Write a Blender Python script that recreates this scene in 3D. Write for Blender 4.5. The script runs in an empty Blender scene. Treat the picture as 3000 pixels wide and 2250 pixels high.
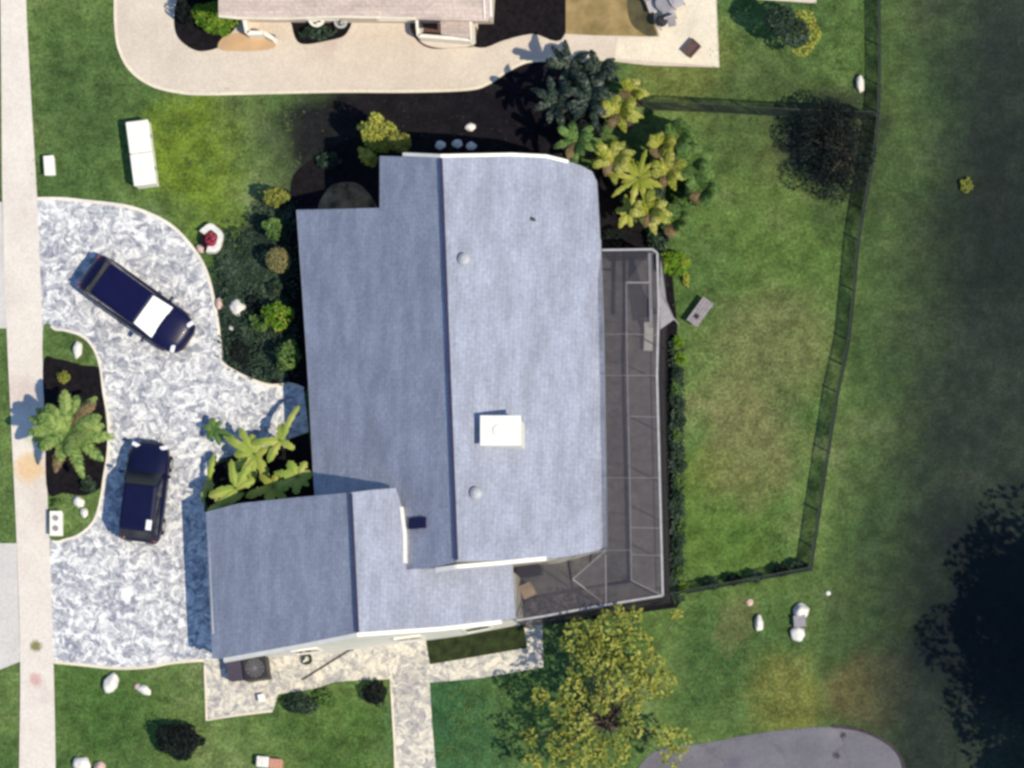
import bpy, bmesh, math, random
from mathutils import Vector, Matrix
R = math.radians
S = 75.0                      # photograph pixels per metre on the ground
CAM = Vector((40.0, -38.0, 250.0))
sc = bpy.context.scene
# ---------------------------------------------------------------- camera
cd = bpy.data.cameras.new("camera"); cam = bpy.data.objects.new("camera", cd)
sc.collection.objects.link(cam); sc.camera = cam
cam.location = CAM; cam.rotation_euler = (0, 0, 0)
cd.sensor_width = 36; cd.lens = 36 * CAM.z / (3000 / S)
cd.shift_x = -CAM.x / (3000 / S); cd.shift_y = -CAM.y / (3000 / S)
cd.clip_start = 1; cd.clip_end = 2000
# ---------------------------------------------------------------- light
SUN_EL, SUN_DIR = 52, Vector((0.89, -0.456, 0))     # horizontal direction towards the sun
w = bpy.data.worlds.new("World"); sc.world = w; w.use_nodes = True
nt = w.node_tree; bg = nt.nodes['Background']
sky = nt.nodes.new('ShaderNodeTexSky'); sky.sky_type = 'NISHITA'; sky.sun_disc = False
sky.sun_elevation = R(SUN_EL); sky.sun_rotation = math.atan2(SUN_DIR.x, SUN_DIR.y)
sky.ozone_density = 6; sky.air_density = 1.3; sky.dust_density = .3
nt.links.new(sky.outputs[0], bg.inputs[0]); bg.inputs[1].default_value = 0.145
sd = bpy.data.lights.new("sun", 'SUN'); sun = bpy.data.objects.new("sun", sd); sc.collection.objects.link(sun)
sd.energy = 5.0; sd.angle = R(0.6); sd.color = (1.0, 0.885, 0.66)
dv = SUN_DIR * math.cos(R(SUN_EL)) + Vector((0, 0, math.sin(R(SUN_EL))))
sun.rotation_euler = dv.to_track_quat('Z', 'Y').to_euler(); sun.location = (30, -20, 60)
sc.view_settings.view_transform = 'Standard'; sc.view_settings.look = 'None'
sc.view_settings.exposure = 0.02; sc.view_settings.gamma = 1
sc.cycles.filter_width = 3.0
sc.cycles.max_bounces = 6; sc.cycles.transparent_max_bounces = 12

# ---------------------------------------------------------------- helpers
def P(px, py, z=0.0):
    g = Vector(((px - 1500) / S, (1125 - py) / S, 0))
    t = (CAM.z - z) / CAM.z
    return Vector((CAM.x + (g.x - CAM.x) * t, CAM.y + (g.y - CAM.y) * t, z))
def srgb(r, g, b):
    f = lambda c: c / 12.92 if c <= 0.04045 else ((c + .055) / 1.055) ** 2.4
    return (f(r / 255), f(g / 255), f(b / 255))
def link(name, me, m=None, parent=None, loc=None):
    o = bpy.data.objects.new(name, me); sc.collection.objects.link(o)
    if m is not None and me is not None: me.materials.append(m)
    if parent:
        o.parent = parent
        if parent.name.split('.')[0] in ('house', 'neighbour_house', 'pool_enclosure', 'shade_sail') and parent.type == 'EMPTY': o.matrix_parent_inverse = Matrix.Translation(-parent.location)
    if loc is not None: o.location = loc
    return o
def mesh(name, verts, faces, m=None, parent=None, smooth=False, loc=None):
    me = bpy.data.meshes.new(name); me.from_pydata([tuple(v) for v in verts], [], faces); me.update()
    if smooth:
        for p in me.polygons: p.use_smooth = True
    return link(name, me, m, parent, loc)
def tag(o, label=None, cat=None, group=None, kind=None):
    if label: o['label'] = label
    if cat: o['category'] = cat
    if group: o['group'] = group
    if kind: o['kind'] = kind
    return o
def empty(name, loc, rz=0, label=None, cat=None, group=None):
    o = bpy.data.objects.new(name, None); sc.collection.objects.link(o)
    o.empty_display_size = .2
    o.location = loc; o.rotation_euler = (0, 0, rz); return tag(o, label, cat, group)
class MB:
    def __init__(s): s.v = []; s.f = []
    def add(s, vs, fs):
        n = len(s.v); s.v += [tuple(v) for v in vs]; s.f += [tuple(i + n for i in f) for f in fs]; return s
    def box(s, c, d, rz=0, M=None):
        hx, hy, hz = d[0] / 2, d[1] / 2, d[2] / 2
        vs = [Vector((x, y, z)) for z in (-hz, hz) for x, y in ((-hx, -hy), (hx, -hy), (hx, hy), (-hx, hy))]
        Q = M if M is not None else Matrix.Rotation(rz, 3, 'Z')
        vs = [Q @ v + Vector(c) for v in vs]
        return s.add(vs, [(0, 3, 2, 1), (4, 5, 6, 7), (0, 1, 5, 4), (1, 2, 6, 5), (2, 3, 7, 6), (3, 0, 4, 7)])
    def bar(s, a, b, wd, h=None):
        a, b = Vector(a), Vector(b); h = h or wd; d = (b - a); L = d.length
        q = d.to_track_quat('X', 'Z').to_matrix()
        return s.box((a + b) / 2, (L, wd, h), M=q)
    def tube(s, a, b, r0, r1=None, n=10, caps=True):
        a, b = Vector(a), Vector(b); r1 = r0 if r1 is None else r1
        q = (b - a).to_track_quat('Z', 'Y').to_matrix()
        vs = [q @ Vector((r0 * math.cos(t), r0 * math.sin(t), 0)) + a for t in [2 * math.pi * i / n for i in range(n)]]
        vs += [q @ Vector((r1 * math.cos(t), r1 * math.sin(t), 0)) + b for t in [2 * math.pi * i / n for i in range(n)]]
        fs = [(i, (i + 1) % n, n + (i + 1) % n, n + i) for i in range(n)]
        if caps: fs += [tuple(range(n))[::-1], tuple(range(n, 2 * n))]
        return s.add(vs, fs)
    def prism(s, pts, z0, z1):
        n = len(pts); vs = [(p[0], p[1], z0) for p in pts] + [(p[0], p[1], z1) for p in pts]
        return s.add(vs, [tuple(range(n))[::-1], tuple(range(n, 2 * n))] + [(i, (i + 1) % n, n + (i + 1) % n, n + i) for i in range(n)])
    def build(s, name, m=None, parent=None, smooth=False, loc=None, bevel=0):
        o = mesh(name, s.v, s.f, m, parent, smooth, loc)
        bm = bmesh.new(); bm.from_mesh(o.data); bmesh.ops.recalc_face_normals(bm, faces=bm.faces); bm.to_mesh(o.data); bm.free()
        if bevel:
            b = o.modifiers.new('bevel', 'BEVEL'); b.width = bevel; b.segments = 2; b.limit_method = 'ANGLE'
        return o
def smooth_line(pts, closed=False, sub=6):
    out = []; n = len(pts); rng = range(n if closed else n - 1)
    for i in rng:
        if closed: a, b, c, d = (pts[(i + k) % n] for k in (-1, 0, 1, 2))
        else: a, b, c, d = pts[max(i - 1, 0)], pts[i], pts[i + 1], pts[min(i + 2, n - 1)]
        for k in range(sub):
            t = k / sub
            out.append(tuple(.5 * ((2 * b[j]) + (c[j] - a[j]) * t + (2 * a[j] - 5 * b[j] + 4 * c[j] - d[j]) * t * t + (3 * b[j] - a[j] - 3 * c[j] + d[j]) * t ** 3) for j in (0, 1)))
    if not closed: out.append(pts[-1])
    return out
def area(pts):
    return sum(pts[i][0] * pts[(i + 1) % len(pts)][1] - pts[(i + 1) % len(pts)][0] * pts[i][1] for i in range(len(pts))) / 2
def slab(name, pix, z, m, th=.12, kind='structure'):
    pts = [tuple(P(*p)[:2]) for p in pix]
    if area(pts) < 0: pts = pts[::-1]
    return tag(MB().prism(pts, z - th, z).build(name, m), kind=kind)
def ribbon(name, pix, wd, z0, z1, m, parent=None, closed=False):
    pts = [Vector(P(*p)[:2]) for p in pix]; n = len(pts); L = []; Rr = []
    for i in range(n):
        if closed: d = pts[(i + 1) % n] - pts[i - 1]
        else: d = pts[min(i + 1, n - 1)] - pts[max(i - 1, 0)]
        d.normalize(); q = Vector((-d.y, d.x)) * wd / 2; L.append(pts[i] + q); Rr.append(pts[i] - q)
    vs = []
    for i in range(n): vs += [(*L[i], z0), (*L[i], z1), (*Rr[i], z1), (*Rr[i], z0)]
    fs = []
    for i in range(n if closed else n - 1):
        j = (i + 1) % n
        for k in range(4): fs.append((i * 4 + k, i * 4 + (k + 1) % 4, j * 4 + (k + 1) % 4, j * 4 + k))
    if not closed: fs += [(0, 1, 2, 3), (n * 4 - 1, n * 4 - 2, n * 4 - 3, n * 4 - 4)]
    mb = MB(); mb.add(vs, fs); return mb.build(name, m, parent)

# ---------------------------------------------------------------- materials
class NT:
    def __init__(s, name):
        s.m = bpy.data.materials.new(name); s.m.use_nodes = True; s.t = s.m.node_tree; s.n = s.t.nodes
        s.b = s.n['Principled BSDF']; s.out = s.n['Material Output']
    def new(s, t, **k):
        x = s.n.new(t)
        for a, v in k.items(): setattr(x, a, v)
        return x
    def l(s, a, b): s.t.links.new(a, b)
    def pos(s):
        return s.new('ShaderNodeNewGeometry').outputs['Position']
    def noise(s, vec, scale, detail=4, rough=.6, dist=0):
        n = s.new('ShaderNodeTexNoise'); n.inputs['Scale'].default_value = scale; n.inputs['Detail'].default_value = detail
        n.inputs['Roughness'].default_value = rough; n.inputs['Distortion'].default_value = dist
        if vec is not None: s.l(vec, n.inputs['Vector'])
        return n.outputs['Fac']
    def ramp(s, fac, stops):
        r = s.new('ShaderNodeValToRGB'); e = r.color_ramp.elements
        while len(e) < len(stops): e.new(.5)
        for i, (p, c) in enumerate(stops): e[i].position = p; e[i].color = (*c, 1)
        s.l(fac, r.inputs[0]); return r.outputs[0]
    def mr(s, v, a, b, c=0, d=1, smooth=True):
        r = s.new('ShaderNodeMapRange'); r.interpolation_type = 'SMOOTHSTEP' if smooth else 'LINEAR'
        s.l(v, r.inputs[0])
        for i, x in enumerate((a, b, c, d)): r.inputs[i + 1].default_value = x
        return r.outputs[0]
    def mix(s, f, a, b, mode='MIX'):
        r = s.new('ShaderNodeMixRGB', blend_type=mode)
        for i, x in enumerate((f, a, b)):
            if isinstance(x, (int, float)): r.inputs[i].default_value = x
            elif isinstance(x, tuple): r.inputs[i].default_value = (*x, 1)
            else: s.l(x, r.inputs[i])
        return r.outputs[0]
    def math(s, op, a, b=0.0):
        r = s.new('ShaderNodeMath', operation=op)
        for i, x in enumerate((a, b)):
            if isinstance(x, (int, float)): r.inputs[i].default_value = x
            else: s.l(x, r.inputs[i])
        return r.outputs[0]
    def bump(s, h, strength=.4, dist=.02):
        b = s.new('ShaderNodeBump'); b.inputs['Strength'].default_value = strength; b.inputs['Distance'].default_value = dist
        s.l(h, b.inputs['Height']); s.l(b.outputs[0], s.b.inputs['Normal'])
    def col(s, c): s.l(c, s.b.inputs['Base Color'])
    def done(s, rough=.8, spec=.3, metal=0, coat=0):
        s.b.inputs['Roughness'].default_value = rough; s.b.inputs['Specular IOR Level'].default_value = spec
        s.b.inputs['Metallic'].default_value = metal; s.b.inputs['Coat Weight'].default_value = coat; return s.m
def simple(name, a, b=None, scale=6, rough=.7, spec=.3, metal=0, coat=0, bump=.15):
    t = NT(name); b = b or tuple(x * .8 for x in a)
    g = t.new('ShaderNodeTexCoord').outputs['Object']
    f = t.noise(g, scale, 6); t.col(t.ramp(f, [(.35, b), (.65, a)]))
    if bump: t.bump(t.noise(g, scale * 4, 4), bump, .01)
    return t.done(rough, spec, metal, coat)
def leafmat(name, cols, rough=.55, trans=.22, spec=.15):
    t = NT(name); g = t.new('ShaderNodeNewGeometry')
    p = t.noise(g.outputs['Position'], 1.6, 3)
    f = t.math('ADD', t.math('MULTIPLY', g.outputs['Random Per Island'], .6), t.math('MULTIPLY', t.mr(p, .35, .65), .4))
    n = len(cols); c = t.ramp(f, [(i / (n - 1), x) for i, x in enumerate(cols)])
    t.col(c); t.done(rough, spec)
    tr = t.new('ShaderNodeBsdfTranslucent'); t.l(c, tr.inputs[0])
    mx = t.new('ShaderNodeMixShader'); mx.inputs[0].default_value = trans
    t.l(t.b.outputs[0], mx.inputs[1]); t.l(tr.outputs[0], mx.inputs[2]); t.l(mx.outputs[0], t.out.inputs[0])
    return t.m

# lawn: mown grass in several tones; patches vary the turf, the darkest ones paint shade into its colour
def lawn_mat():
    t = NT('lawn'); g = t.pos()
    base = t.ramp(t.noise(g, .22, 5, .65), [(.3, (.044, .082, .028)), (.45, (.068, .122, .036)), (.58, (.100, .156, .048)), (.72, (.150, .185, .080))])
    wob = t.new('ShaderNodeTexNoise'); wob.inputs['Scale'].default_value = .5; wob.inputs['Detail'].default_value = 4; t.l(g, wob.inputs['Vector'])
    ws = t.new('ShaderNodeVectorMath', operation='SCALE'); t.l(wob.outputs['Color'], ws.inputs[0]); ws.inputs['Scale'].default_value = 3.2
    wa = t.new('ShaderNodeVectorMath', operation='ADD'); t.l(g, wa.inputs[0]); t.l(ws.outputs[0], wa.inputs[1])
    off = Vector((1.6, 1.6, 1.6))
    brt, teal, dry, soil, drk, ylw = (.12, .18, .016), (.022, .066, .036), (.17, .155, .07), (.035, .028, .030), (.022, .045, .020), (.17, .15, .035)
    patches = [(560, 430, 190, brt, .8), (600, 620, 120, brt, .4), (2300, 640, 260, (.075, .125, .026), .5), (2100, 1500, 230, (.07, .135, .02), .5),
               (2260, 1000, 220, dry, .5), (2200, 1330, 190, dry, .6), (2120, 1180, 110, dry, .4), (2330, 480, 140, dry, .25), (2000, 200, 160, ylw, .35), (2250, 330, 240, (.05, .06, .03), .4),
               (1320, 2150, 230, (.026, .085, .038), .8), (2150, 1950, 220, (.03, .075, .025), .6), (1700, 1900, 230, teal, .5),
               (2300, 2060, 170, ylw, .55), (2560, 2010, 150, (.16, .10, .045), .6), (2150, 1830, 90, dry, .4),
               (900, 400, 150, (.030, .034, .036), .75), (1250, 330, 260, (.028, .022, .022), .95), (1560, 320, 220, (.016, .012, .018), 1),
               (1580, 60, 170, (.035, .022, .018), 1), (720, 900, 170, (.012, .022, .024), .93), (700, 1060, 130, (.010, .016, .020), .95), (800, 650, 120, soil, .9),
               (300, 2050, 200, (.035, .095, .018), .5), (1000, 2180, 170, (.05, .11, .022), .5), (230, 280, 200, (.045, .08, .03), .4), (480, 620, 100, drk, .2), (1250, 340, 280, (.009, .008, .011), .96), (1500, 340, 220, (.008, .007, .011), .96), (980, 390, 190, (.010, .010, .013), .94), (1120, 300, 150, (.010, .009, .012), .9),  # near-black entries paint the shade north of the house
               (2480, 1800, 200, (.03, .055, .02), .4), (1830, 760, 120, (.012, .02, .02), .8), (2060, 1350, 90, brt, .2), (1850, 1870, 120, (.05, .10, .02), .5),
               (700, 330, 130, (.10, .13, .05), .5), (780, 430, 110, (.09, .13, .05), .4), (2430, 420, 190, (.018, .020, .022), .9), (2460, 600, 120, (.04, .06, .03), .5)]
    c = base
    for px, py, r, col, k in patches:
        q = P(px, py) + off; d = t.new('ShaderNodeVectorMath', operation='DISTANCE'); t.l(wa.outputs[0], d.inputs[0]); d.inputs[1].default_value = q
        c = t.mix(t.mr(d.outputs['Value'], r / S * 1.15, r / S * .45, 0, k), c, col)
    f1 = t.mr(t.noise(g, 1.6, 6, .7), .3, .7, .68, 1.35); f2 = t.math('MULTIPLY', t.mr(t.noise(g, 8, 5, .7), .3, .7, .62, 1.4), t.mr(t.noise(g, 26, 4, .7), .3, .7, .7, 1.35))
    m = t.math('MULTIPLY', f1, f2)
    cb = t.new('ShaderNodeCombineXYZ')
    for i in range(3): t.l(m, cb.inputs[i])
    c = t.mix(1, c, cb.outputs[0], 'MULTIPLY')
    spk = t.mr(t.noise(g, 5.5, 3, .6), .66, .74, 0, .5); c = t.mix(spk, c, (.20, .20, .10))
    sx = t.new('ShaderNodeSeparateXYZ'); t.l(g, sx.inputs[0])
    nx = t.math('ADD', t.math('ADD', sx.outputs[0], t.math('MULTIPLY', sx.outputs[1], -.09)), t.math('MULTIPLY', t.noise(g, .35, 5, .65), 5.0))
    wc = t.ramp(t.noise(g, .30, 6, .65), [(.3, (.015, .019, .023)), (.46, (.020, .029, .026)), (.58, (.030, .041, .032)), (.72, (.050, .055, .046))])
    for px, py, r_, k in ((2900, 1760, 330, .9), (2930, 1950, 260, .8), (2880, 720, 280, .55), (2990, 480, 220, .4), (2760, 1800, 240, .75)):  # soft dark spots paint shade into the rough ground
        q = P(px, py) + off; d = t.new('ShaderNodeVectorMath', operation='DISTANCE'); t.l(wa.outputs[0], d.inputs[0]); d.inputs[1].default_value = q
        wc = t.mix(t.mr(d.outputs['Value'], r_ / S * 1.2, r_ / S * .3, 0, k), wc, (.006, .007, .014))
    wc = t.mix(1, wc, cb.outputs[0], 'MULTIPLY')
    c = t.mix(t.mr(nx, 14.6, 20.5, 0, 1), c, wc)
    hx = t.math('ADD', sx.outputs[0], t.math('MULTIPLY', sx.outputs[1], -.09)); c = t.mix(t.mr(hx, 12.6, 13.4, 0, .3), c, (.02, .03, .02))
    t.col(c); t.bump(t.noise(g, 14, 5, .7), .9, .05); return t.done(.95, .1)
def concrete(name, a, b, stain=None, scale=.8, stk=.5, spots=()):
    t = NT(name); g = t.pos()
    c = t.ramp(t.noise(g, scale, 6, .65), [(.3, b), (.7, a)])
    if stain: c = t.mix(t.mr(t.noise(g, scale * .6, 5, .6, .5), .55, .72, 0, stk), c, stain)
    for px, py, r, col, k in spots:
        d = t.new('ShaderNodeVectorMath', operation='DISTANCE'); t.l(g, d.inputs[0]); d.inputs[1].default_value = P(px, py)
        dd = t.math('ADD', d.outputs['Value'], t.math('MULTIPLY', t.noise(g, 3, 4), .5))
        c = t.mix(t.mr(dd, r / S + .25, r / S * .4 + .2, 0, k), c, col)
    f = t.mr(t.noise(g, 12, 6, .7), .3, .7, .88, 1.1); cb = t.new('ShaderNodeCombineXYZ')
    for i in range(3): t.l(f, cb.inputs[i])
    t.col(t.mix(1, c, cb.outputs[0], 'MULTIPLY')); t.bump(t.noise(g, 30, 5, .7), .3, .01); return t.done(.85, .2)
def flagstone(name, lo, mid, hi, scale=2.6):
    t = NT(name); g = t.pos()
    wn = t.new('ShaderNodeTexNoise'); wn.inputs['Scale'].default_value = 1.3; wn.inputs['Detail'].default_value = 3; t.l(g, wn.inputs['Vector'])
    sv = t.new('ShaderNodeVectorMath', operation='SCALE'); t.l(wn.outputs['Color'], sv.inputs[0]); sv.inputs['Scale'].default_value = 1.1
    av = t.new('ShaderNodeVectorMath', operation='ADD'); t.l(g, av.inputs[0]); t.l(sv.outputs[0], av.inputs[1])
    vo = t.new('ShaderNodeTexVoronoi'); vo.inputs['Scale'].default_value = scale; vo.inputs['Randomness'].default_value = 1; t.l(av.outputs[0], vo.inputs['Vector'])
    s = t.new('ShaderNodeSeparateColor'); t.l(vo.outputs['Color'], s.inputs[0])
    n = t.noise(av.outputs[0], 4.9, 5, .62, .4)
    f = t.math('ADD', t.math('MULTIPLY', s.outputs[0], .16), t.math('ADD', t.math('MULTIPLY', n, .62), t.math('MULTIPLY', t.noise(av.outputs[0], 9, 3, .6), .26)))
    c = t.ramp(f, [(.38, lo), (.50, mid), (.62, hi)])
    pit = t.mr(t.noise(av.outputs[0], 4.4, 3, .5, .8), .67, .75, 0, .55); c = t.mix(pit, c, tuple(x * .38 for x in lo))
    t.col(c); t.bump(f, .5, .02); return t.done(.8, .25)
def shingle(name, a, b, ang):
    t = NT(name); g = t.pos()
    mp = t.new('ShaderNodeMapping'); mp.inputs['Rotation'].default_value = (0, 0, ang); t.l(g, mp.inputs['Vector'])
    br = t.new('ShaderNodeTexBrick'); t.l(mp.outputs[0], br.inputs['Vector'])
    br.inputs['Scale'].default_value = 1; br.inputs['Brick Width'].default_value = .32; br.inputs['Row Height'].default_value = .145
    br.inputs['Mortar Size'].default_value = .008; br.inputs['Bias'].default_value = 0
    br.inputs['Color1'].default_value = (*a, 1); br.inputs['Color2'].default_value = (*b, 1); br.inputs['Mortar'].default_value = (*[x * .78 for x in b], 1)
    st = t.new('ShaderNodeMapping'); st.inputs['Scale'].default_value = (.5, 1.6, 1); t.l(mp.outputs[0], st.inputs['Vector'])
    f = t.math('MULTIPLY', t.mr(t.noise(st.outputs[0], 1.1, 6, .65), .3, .7, .82, 1.14), t.mr(t.noise(g, 7, 6, .7), .3, .7, .84, 1.14))
    cb = t.new('ShaderNodeCombineXYZ')
    for i in range(3): t.l(f, cb.inputs[i])
    t.col(t.mix(1, br.outputs['Color'], cb.outputs[0], 'MULTIPLY')); t.bump(br.outputs['Fac'], -.35, .01); return t.done(.62, .5)
M = {}
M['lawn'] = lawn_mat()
M['walk'] = concrete('sidewalk_concrete', (.66, .62, .57), (.57, .51, .47), (.49, .41, .40), .45, .5,
     [(85, 1370, 62, (.62, .42, .22), .8), (95, 1280, 30, (.35, .42, .28), .5), (104, 1893, 24, (.16, .14, .03), .9), (106, 1990, 30, (.50, .26, .25), .7), (60, 1150, 70, (.48, .38, .36), .5)])
M['beige'] = concrete('beige_concrete', (.62, .55, .48), (.50, .435, .38), (.45, .36, .33), .4, .6)
M['cream'] = concrete('cream_concrete', (.74, .68, .55), (.58, .52, .44), None, .6)
M['edge'] = concrete('edging_concrete', (.78, .74, .66), (.60, .56, .52), None, 1.2)
M['pavers'] = flagstone('driveway_stone', (.18, .195, .26), (.39, .40, .44), (.72, .72, .73), 3.8)
M['patio'] = flagstone('patio_stone', (.24, .235, .27), (.41, .39, .37), (.66, .62, .53), 3.4)
M['apron'] = concrete('apron_concrete', (.56, .54, .52), (.48, .46, .46), None, .5)
M['road'] = concrete('worn_asphalt', (.17, .165, .19), (.12, .115, .14), (.21, .20, .22), .5, .5, [(2450, 2210, 16, (.03, .02, .03), .8), (2472, 2153, 14, (.03, .02, .03), .8), (2150, 2235, 30, (.10, .09, .14), .5)])
def crack(m):
    nt = m.node_tree; b = nt.nodes['Principled BSDF']; src = b.inputs['Base Color'].links[0].from_socket
    g = nt.nodes.new('ShaderNodeNewGeometry'); n = nt.nodes.new('ShaderNodeTexNoise'); n.inputs['Scale'].default_value = 1.1; nt.links.new(g.outputs['Position'], n.inputs['Vector'])
    a = nt.nodes.new('ShaderNodeVectorMath'); nt.links.new(g.outputs['Position'], a.inputs[0]); nt.links.new(n.outputs['Color'], a.inputs[1])
    v = nt.nodes.new('ShaderNodeTexVoronoi'); v.feature = 'DISTANCE_TO_EDGE'; v.inputs['Scale'].default_value = .45; nt.links.new(a.outputs[0], v.inputs['Vector'])
    r_ = nt.nodes.new('ShaderNodeMapRange'); r_.inputs[1].default_value = .004; r_.inputs[2].default_value = .022; r_.inputs[3].default_value = .22; r_.inputs[4].default_value = 0; nt.links.new(v.outputs['Distance'], r_.inputs[0])
    x = nt.nodes.new('ShaderNodeMixRGB'); nt.links.new(r_.outputs[0], x.inputs[0]); nt.links.new(src, x.inputs[1]); x.inputs[2].default_value = (.05, .045, .05, 1); nt.links.new(x.outputs[0], b.inputs['Base Color'])
crack(M['road'])
M['mulch'] = simple('mulch', (.013, .011, .014), (.005, .0045, .007), 5, .95, .1, bump=.8)  # mulch taken near black so its colour also carries the beds' shade
M['tan'] = simple('dry_sandy_soil', (.34, .25, .12), (.17, .13, .055), 1.1, .95, .1, bump=.6)
M['deck'] = concrete('brown_deck_pavers', (.19, .185, .20), (.10, .095, .115), (.25, .24, .25), 2.6, .6)
M['roof'] = shingle('pale_grey_shingle', (.268, .292, .385), (.250, .274, .366), R(92))
M['nroof'] = shingle('beige_pink_shingle', (.50, .405, .365), (.475, .385, .345), 0)
M['cap'] = simple('dark_ridge_metal', (.035, .035, .085), (.025, .025, .06), 4, .5)
M['white'] = simple('white_paint', (.80, .78, .73), (.70, .68, .64), 3, .55, bump=.05)
M['wall'] = simple('white_stucco', (.76, .73, .67), (.68, .65, .60), 2, .85, bump=.4)
M['beigewall'] = simple('beige_stucco', (.58, .50, .42), (.50, .43, .36), 2, .85, bump=.4)
M['glass'] = simple('window_glass', (.02, .025, .035), (.015, .02, .03), 2, .06, .8, bump=0)
M['trim'] = simple('grey_trim', (.42, .43, .47), (.36, .37, .40), 3, .5, bump=.05)
M['alu'] = simple('aluminium_frame', (.42, .41, .44), (.32, .31, .34), 4, .45, bump=.05)
M['dimalu'] = simple('dull_aluminium', (.20, .19, .215), (.15, .14, .16), 4, .5, bump=.05)
M['dark'] = simple('dark_metal', (.03, .03, .035), (.02, .02, .025), 6, .5)
M['grey'] = simple('grey_paint', (.28, .27, .30), (.22, .21, .25), 6, .6)
M['fence'] = simple('weathered_fence_wood', (.045, .055, .045), (.025, .032, .030), 3, .9, bump=.5)
M['stone'] = simple('white_boulder', (.74, .72, .69), (.56, .54, .53), 5, .85, bump=.7)
M['pinkstone'] = simple('pink_boulder', (.60, .44, .38), (.45, .32, .30), 5, .85, bump=.7)
M['brown'] = simple('brown_mat', (.12, .075, .07), (.08, .05, .05), 6, .9)
M['wood'] = simple('grey_wood', (.30, .27, .29), (.22, .20, .23), 6, .8)
M['bark'] = simple('bark', (.11, .085, .06), (.06, .045, .035), 8, .95, bump=1)
M['tanc'] = simple('tan_canvas', (.60, .46, .33), (.5, .38, .27), 6, .8)
M['navy'] = simple('navy_car_paint', (.004, .004, .042), (.003, .003, .034), 2, .35, .3, 0, .12, bump=0)
M['darknavy'] = simple('dark_blue_car_paint', (.004, .005, .035), (.003, .004, .028), 2, .35, .3, 0, .12, bump=0)
M['tyre'] = simple('tyre_rubber', (.012, .012, .013), (.009, .009, .01), 9, .9)
M['rim'] = simple('rim_alloy', (.45, .45, .47), (.4, .4, .42), 9, .3, metal=.8, bump=0)
M['lamp'] = simple('lamp_lens', (.75, .77, .8), (.7, .7, .75), 9, .15, .8, bump=0)
M['redlens'] = simple('red_lens', (.25, .01, .012), (.2, .01, .01), 9, .2, .8, bump=0)
M['shade'] = simple('windscreen_glare', (.80, .80, .76), (.66, .70, .74), 3, .5, bump=.1)  # pale colour that paints sun glare on the cars
M['bluegrey'] = simple('blue_grey_plastic', (.10, .13, .25), (.07, .09, .18), 6, .5)
M['hose'] = simple('hose_rubber', (.03, .05, .035), (.02, .035, .03), 6, .5)
M['red'] = leafmat('red_flowers', [(.35, .02, .06), (.5, .08, .12), (.30, .12, .18)])
M['door'] = simple('door_paint', (.20, .10, .06), (.16, .08, .05), 4, .5)
# leaves
M['l_olive'] = leafmat('olive_leaves', [(.09, .13, .025), (.22, .24, .05), (.34, .31, .07)])
M['l_yellow'] = leafmat('yellow_fronds', [(.06, .10, .018), (.20, .24, .03), (.36, .36, .06), (.60, .55, .28)])
M['l_green'] = leafmat('green_leaves', [(.025, .06, .018), (.09, .17, .045), (.20, .29, .09)])
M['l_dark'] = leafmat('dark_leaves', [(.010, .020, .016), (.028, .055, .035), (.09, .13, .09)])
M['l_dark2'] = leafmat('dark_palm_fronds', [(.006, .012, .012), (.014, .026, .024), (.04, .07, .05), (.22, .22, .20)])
M['l_dead'] = leafmat('dead_fronds', [(.10, .07, .035), (.22, .16, .08), (.32, .25, .14)], .8)
M['l_palm'] = leafmat('palm_fronds', [(.05, .11, .03), (.13, .22, .055), (.26, .36, .11), (.38, .40, .12)])
M['l_banana'] = leafmat('banana_leaves', [(.09, .18, .03), (.22, .34, .06), (.36, .40, .09), (.50, .50, .22)])
M['l_lime'] = leafmat('yellow_green_leaves', [(.15, .19, .03), (.31, .33, .06), (.46, .45, .10)])
M['l_soft'] = leafmat('soft_yellow_leaves', [(.13, .16, .03), (.26, .28, .055), (.40, .39, .09)])
M['l_bright'] = leafmat('bright_green_leaves', [(.05, .12, .012), (.12, .24, .02), (.26, .28, .04)])
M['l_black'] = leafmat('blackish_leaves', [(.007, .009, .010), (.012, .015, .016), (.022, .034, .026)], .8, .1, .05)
M['l_sage'] = leafmat('sage_leaves', [(.12, .14, .05), (.22, .21, .09), (.30, .24, .13)])
def screen_mat():
    t = NT('dark_insect_screen'); t.b.inputs['Base Color'].default_value = (.05, .045, .055, 1)
    tr = t.new('ShaderNodeBsdfTransparent'); mx = t.new('ShaderNodeMixShader'); mx.inputs[0].default_value = .5
    t.l(tr.outputs[0], mx.inputs[1]); t.l(t.b.outputs[0], mx.inputs[2]); t.l(mx.outputs[0], t.out.inputs[0]); t.b.inputs['Roughness'].default_value = .7
    return t.m
M['screen'] = screen_mat()
def netting_mat():
    t = NT('dark_green_netting'); t.b.inputs['Base Color'].default_value = (.02, .03, .027, 1); t.b.inputs['Roughness'].default_value = .9
    tr = t.new('ShaderNodeBsdfTransparent'); mx = t.new('ShaderNodeMixShader')
    t.l(t.mr(t.noise(t.pos(), 1.1, 4, .6), .35, .65, .22, .6), mx.inputs[0])
    t.l(tr.outputs[0], mx.inputs[1]); t.l(t.b.outputs[0], mx.inputs[2]); t.l(mx.outputs[0], t.out.inputs[0]); return t.m
M['netting'] = netting_mat()
M['carglass'] = simple('car_glass', (.008, .009, .02), (.006, .008, .016), 2, .12, .4, bump=0)

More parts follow.
